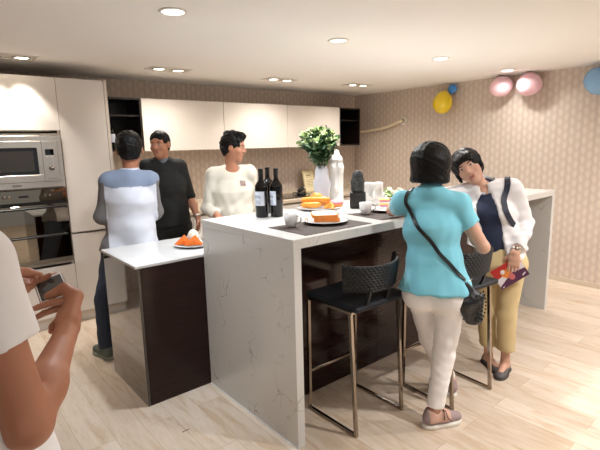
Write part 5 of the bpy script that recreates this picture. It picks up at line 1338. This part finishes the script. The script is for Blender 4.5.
h.skirt(S, 0.026, 0.028); S.noise = (0.008, 17, 21)
j1 = h.J; lt = h.lt
def yoke(X):
    lat = np.abs((X - h.mid) @ lt); up = X[:, 2]
    r = np.where(up > 1.300 + 0.35 * lat * lat + 0.006 * np.sin(lat * 40), 1, 0)
    r = np.where((lat > 0.178) & (up < 1.335), 2, r); fr = (X - h.mid) @ h.ft
    return np.where((fr > 0.10) & (up < 1.23) & (up > 1.04) , 2, r)
S.build('shirt', [M_SHW, M_SHB, M_SHG], 0.0055, h.root, yoke)
S = Solid(0.02); nb = h.neckbase(); S.loft(nb - Z * 0.01, nb + Z * 0.058 + h.ft * 0.006, (0.078, 0.078), (0.068, 0.068), h.lt, flat1=True); S.cone(nb + Z * 0.02, nb + Z * 0.14, 0.060, 0.062, 0.003, 's'); S.build('collar', M_SHW, 0.004, h.root)
M_JEAN = mat('dark_blue_denim', (0.19, 0.22, 0.29), 0.85, noise=(30, 0.2))
S = Solid(0.03); S.loft(h.J['pel'] + Z * 0.06, h.J['pel'] - Z * 0.03, (0.15, 0.112), (0.16, 0.122), h.lp, 0.04, flat0=True); h.legs(S, 0.014, hem=0.97, r_hem=0.062); S.noise = (0.004, 30, 22); S.build('jeans', M_JEAN, RES_C, h.root)
h.shoes('sneaker', [mat('olive_grey_shoe', (0.40, 0.43, 0.40), 0.8), mat('grey_rubber', (0.55, 0.57, 0.52), 0.6), mat('grey_lace', (0.30, 0.31, 0.30), 0.8)])

# ---- man in black sweater behind the low worktop
J = dict(pel=(1.745, 3.955, 0.90), shL=(1.835, 3.875, 1.405), shR=(1.575, 3.985, 1.415), elL=(1.918, 3.890, 1.125), wrL=(1.925, 3.770, 0.940), elR=(1.530, 4.030, 1.130), wrR=(1.500, 4.000, 0.900),
         hipL=(1.825, 3.920, 0.85), hipR=(1.665, 3.990, 0.85), knL=(1.835, 3.910, 0.47), knR=(1.645, 3.985, 0.47), anL=(1.850, 3.935, 0.085), anR=(1.630, 4.010, 0.085),
         ft=(-0.41, -0.91, 0), fp=(-0.41, -0.91, 0), hd=(1.676, 3.905, 1.598), hf=(-0.74, -0.67, -0.05), hu=(0, 0, 1), ftL=(-0.2, -0.98, 0), ftR=(-0.6, -0.8, 0))
h = Human('person in black sweater standing behind low worktop, facing the camera', J, 'tan', 1.0, 1.0, False); h.trap = 0.02
h.body(dict(L=dict(d=(-0.05, -0.25, -0.97), palm=(-0.9, 0.2, 0), curl=0.5), R=dict(d=(0.1, -0.2, -0.97), palm=(0.9, -0.2, 0), curl=0.4)), 0.0045)
h.hair('crew')
S = Solid(0.03); h.torso(S, 0.014); h.arms(S, 0.014, 1.04); S.loft(h.J['pel'] + h.sp * 0.25, h.J['pel'] + Z * 0.0, (0.16, 0.12), (0.168, 0.128), h.lp, 0.05, flat1=True)
S.noise = (0.004, 26, 31); S.build('sweater', mat('black_sweater', (0.105, 0.11, 0.11), 0.85), RES_C, h.root)
S = Solid(0.02); nb = h.neckbase(); S.cone(nb - Z * 0.012, nb + Z * 0.022 + h.ft * 0.004, 0.070, 0.062); S.cone(nb - Z * 0.0, nb + Z * 0.10, 0.055, 0.058, 0.004, 's'); S.build('collar', mat('grey_collar', (0.40, 0.42, 0.45), 0.8), 0.004, h.root)
S = Solid(0.03); S.loft(h.J['pel'] + Z * 0.06, h.J['pel'] - Z * 0.03, (0.15, 0.112), (0.16, 0.122), h.lp, 0.04, flat0=True); h.legs(S, 0.014, hem=0.97, r_hem=0.062); S.build('trousers', mat('black_trousers', (0.075, 0.075, 0.08), 0.8), RES_C, h.root)
h.shoes('sneaker', [mat('black_shoe', (0.08, 0.08, 0.08), 0.5), mat('black_sole', (0.06, 0.06, 0.06), 0.6)])
wristwatch(h, 'L', M_STEEL, M_CHROME, 0.92, (0.8, -0.5, 0))

# ---- man in white sweatshirt leaning on the low worktop
J = dict(pel=(2.135, 3.500, 0.88), shL=(2.262, 3.405, 1.335), shR=(1.972, 3.535, 1.328), elL=(2.375, 3.515, 1.065), wrL=(2.350, 3.360, 0.990), elR=(1.915, 3.560, 1.045), wrR=(1.895, 3.345, 0.997),
         hipL=(2.215, 3.475, 0.83), hipR=(2.055, 3.525, 0.83), knL=(2.225, 3.460, 0.46), knR=(2.055, 3.500, 0.46), anL=(2.230, 3.500, 0.085), anR=(2.045, 3.545, 0.085),
         ft=(-0.36, -0.93, 0), fp=(-0.3, -0.95, 0), hd=(2.122, 3.425, 1.558), hf=(0.68, -0.73, -0.10), hu=(0.02, 0.02, 1), ftL=(-0.1, -0.99, 0), ftR=(-0.45, -0.89, 0))
h = Human('person in ivory sweatshirt leaning on low worktop, looking to the right', J, 'tan', 1.0, 1.0, False); h.trap = 0.015
h.body(dict(L=dict(d=(-0.1, -0.93, -0.42), palm=(0, -0.42, -0.93), curl=0.12), R=dict(d=(-0.1, -0.93, -0.42), palm=(0, -0.42, -0.93), curl=0.12)), 0.0045)
h.hair('quiff')
M_IV = mat('ivory_sweatshirt', (0.86, 0.84, 0.79), 0.85, noise=(9, 0.03))
S = Solid(0.03); h.torso(S, 0.019); h.arms(S, 0.017, 1.82); S.loft(h.J['pel'] + h.sp * 0.25, h.J['pel'] - Z * 0.01, (0.165, 0.122), (0.168, 0.130), h.lp, 0.05, flat1=True)
S.ell(h.neckbase() + h.ft * 0.05 + Z * 0.02, (0.055, 0.060, 0.040), (h.ft, h.lt, Z), 0.01, 's')
S.noise = (0.008, 20, 41); sw = S.build('sweatshirt', M_IV, RES_C, h.root)
lo_ = h.mid - Z * 0.075 + h.lt * 0.078; hit = surface(sw).ray_cast(Vector(lo_ + h.ft * 0.4), Vector(-h.ft))
n_ = hit[1]; xx = Vector(h.lt) - n_ * Vector(h.lt).dot(n_); xx.normalize(); yy = n_.cross(xx)
if yy.z < 0: yy = -yy
pm = MB().box(-0.026, 0.026, -0.026, 0.026, 0.0, 0.003, 0.001).xf(basis(xx, yy, n_, hit[0] + n_ * 0.003)); lg = attach(pm.build('chest_patch', mat('patch_grey', (0.62, 0.55, 0.52), 0.7)), h.root)
pm = MB(); M_PD = mat('patch_print', (0.42, 0.24, 0.23), 0.7)
for (a, b_, w_, g_) in ((-0.012, 0.009, 0.014, 0.005), (0.010, 0.011, 0.014, 0.004), (-0.010, -0.010, 0.012, 0.008), (0.012, -0.006, 0.012, 0.005), (0.008, -0.016, 0.018, 0.004)): pm.box(a - w_ / 2, a + w_ / 2, b_ - g_ / 2, b_ + g_ / 2, 0.0032, 0.0042)
attach(pm.xf(basis(xx, yy, n_, hit[0] + n_ * 0.003)).build('patch_print', M_PD), lg)
S = Solid(0.03); S.loft(h.J['pel'] + Z * 0.06, h.J['pel'] - Z * 0.03, (0.15, 0.112), (0.16, 0.122), h.lp, 0.04, flat0=True); h.legs(S, 0.014, hem=0.97, r_hem=0.062); S.build('trousers', mat('charcoal_trousers', (0.13, 0.13, 0.14), 0.8), RES_C, h.root)
h.shoes('sneaker', [mat('white_shoe', (0.82, 0.80, 0.78), 0.6), mat('white_rubber', (0.90, 0.87, 0.83), 0.5)])

# ---- person in the left foreground looking at a phone
pu, pv, pc = unit(V(0.9677, -0.1142, 0.2249)), unit(V(-0.0715, -0.9793, -0.1896)), V(0.2363, 1.3097, 1.2196)
pn = np.cross(pv, pu); pn = pn if pn[2] > 0 else -pn
Q = lambda a, b, c: pc + pu * a + pv * b + pn * c        # phone frame: across, towards the user, out of the screen
PW, PL = 0.072, 0.147
J = dict(pel=(-0.035, 1.060, 0.90), shL=(-0.250, 1.115, 1.375), shR=(0.047, 0.973, 1.383), elL=(-0.130, 1.255, 1.110), wrL=(0.105, 1.395, 1.222), elR=(0.101, 0.924, 1.073), wrR=Q(-0.010, 0.182, -0.038),
         hipL=(-0.110, 1.090, 0.85), hipR=(0.045, 1.025, 0.85), knL=(-0.110, 1.110, 0.47), knR=(0.055, 1.045, 0.47), anL=(-0.130, 1.080, 0.085), anR=(0.055, 1.005, 0.085),
         ft=(0.43, 0.90, 0), fp=(0.43, 0.90, 0), hd=(-0.055, 1.125, 1.590), hf=(0.60, 0.62, -0.50), hu=(0.25, 0.35, 0.9), ftL=(0.2, 0.98, 0), ftR=(0.55, 0.83, 0))
h = Human('person in white t shirt at left edge looking down at a phone', J, 'brown', 0.98, 1.14, False)
h.body(dict(L=dict(d=(0.93, -0.12, -0.06), palm=(0.05, -0.2, 0.98), curls=(0.10, 0.16, 0.25, 0.4), thumb=[V(0.130, 1.405, 1.238), V(0.165, 1.395, 1.258), V(0.198, 1.384, 1.252), V(0.224, 1.372, 1.243)]),
            R=dict(d=pu * 0.41 - pv * 0.91 + pn * 0.05, palm=-pu * 0.91 - pv * 0.41 + pn * 0.05, angs=((1.50, 1.90, 2.1), (1.55, 2.0, 2.35), (1.8, 2.7, 3.3), (2.0, 3.0, 3.6)), s=1.12,
                   thumb=[Q(0.010, 0.155, -0.014), Q(0.040, 0.112, 0.010), Q(0.026, 0.074, 0.022), Q(-0.014, 0.060, 0.0110)])), 0.004)
h.hair('short')
S = Solid(0.03); h.torso(S, 0.020); h.arms(S, 0.018, 0.50)
S.loft(h.J['pel'] + h.sp * 0.25, h.J['pel'] - Z * 0.05, (0.185, 0.145), (0.205, 0.175), h.lp, 0.06, flat1=True)
h.skirt(S, 0.030, 0.045); S.noise = (0.005, 20, 51); S.build('t_shirt', mat('white_t_shirt', (0.92, 0.91, 0.91), 0.85, noise=(7, 0.02)), RES_C, h.root)
S = Solid(0.03); S.loft(h.J['pel'] + Z * 0.06, h.J['pel'] - Z * 0.03, (0.15, 0.112), (0.16, 0.122), h.lp, 0.04, flat0=True); h.legs(S, 0.016, hem=0.97, r_hem=0.064); S.build('trousers', mat('grey_blue_trousers', (0.30, 0.33, 0.38), 0.8), RES_C, h.root)
h.shoes('sneaker', [mat('black_shoe', (0.08, 0.08, 0.08), 0.5), mat('black_sole', (0.06, 0.06, 0.06), 0.6)])
t = thing('smartphone', 'white bezelled smartphone with dark screen held by the foreground person', 'phone', tuple(pc))
def pbox(x0, x1, y0, y1, z0, z1, b=0.0): 
    M = Matrix(((pu[0], pv[0], pn[0], pc[0]), (pu[1], pv[1], pn[1], pc[1]), (pu[2], pv[2], pn[2], pc[2]), (0, 0, 0, 1)))
    return MB().box(x0, x1, y0, y1, z0, z1, b).xf(M)
w2, l2 = PW / 2, PL / 2
attach(pbox(-w2, w2, -l2, l2, -0.0085, -0.0004, 0.003).build('case', M_BLACK), t)
attach(pbox(-w2 + 0.002, w2 - 0.002, -l2 + 0.002, l2 - 0.002, -0.0004, 0.0006, 0.0004).build('bezel', mat('phone_white', (0.90, 0.89, 0.88), 0.2)), t)
attach(pbox(-w2 + 0.005, w2 - 0.005, -l2 + 0.014, l2 - 0.016, 0.0006, 0.0009).build('screen', mat('dark_screen', (0.22, 0.22, 0.23), 0.08)), t)
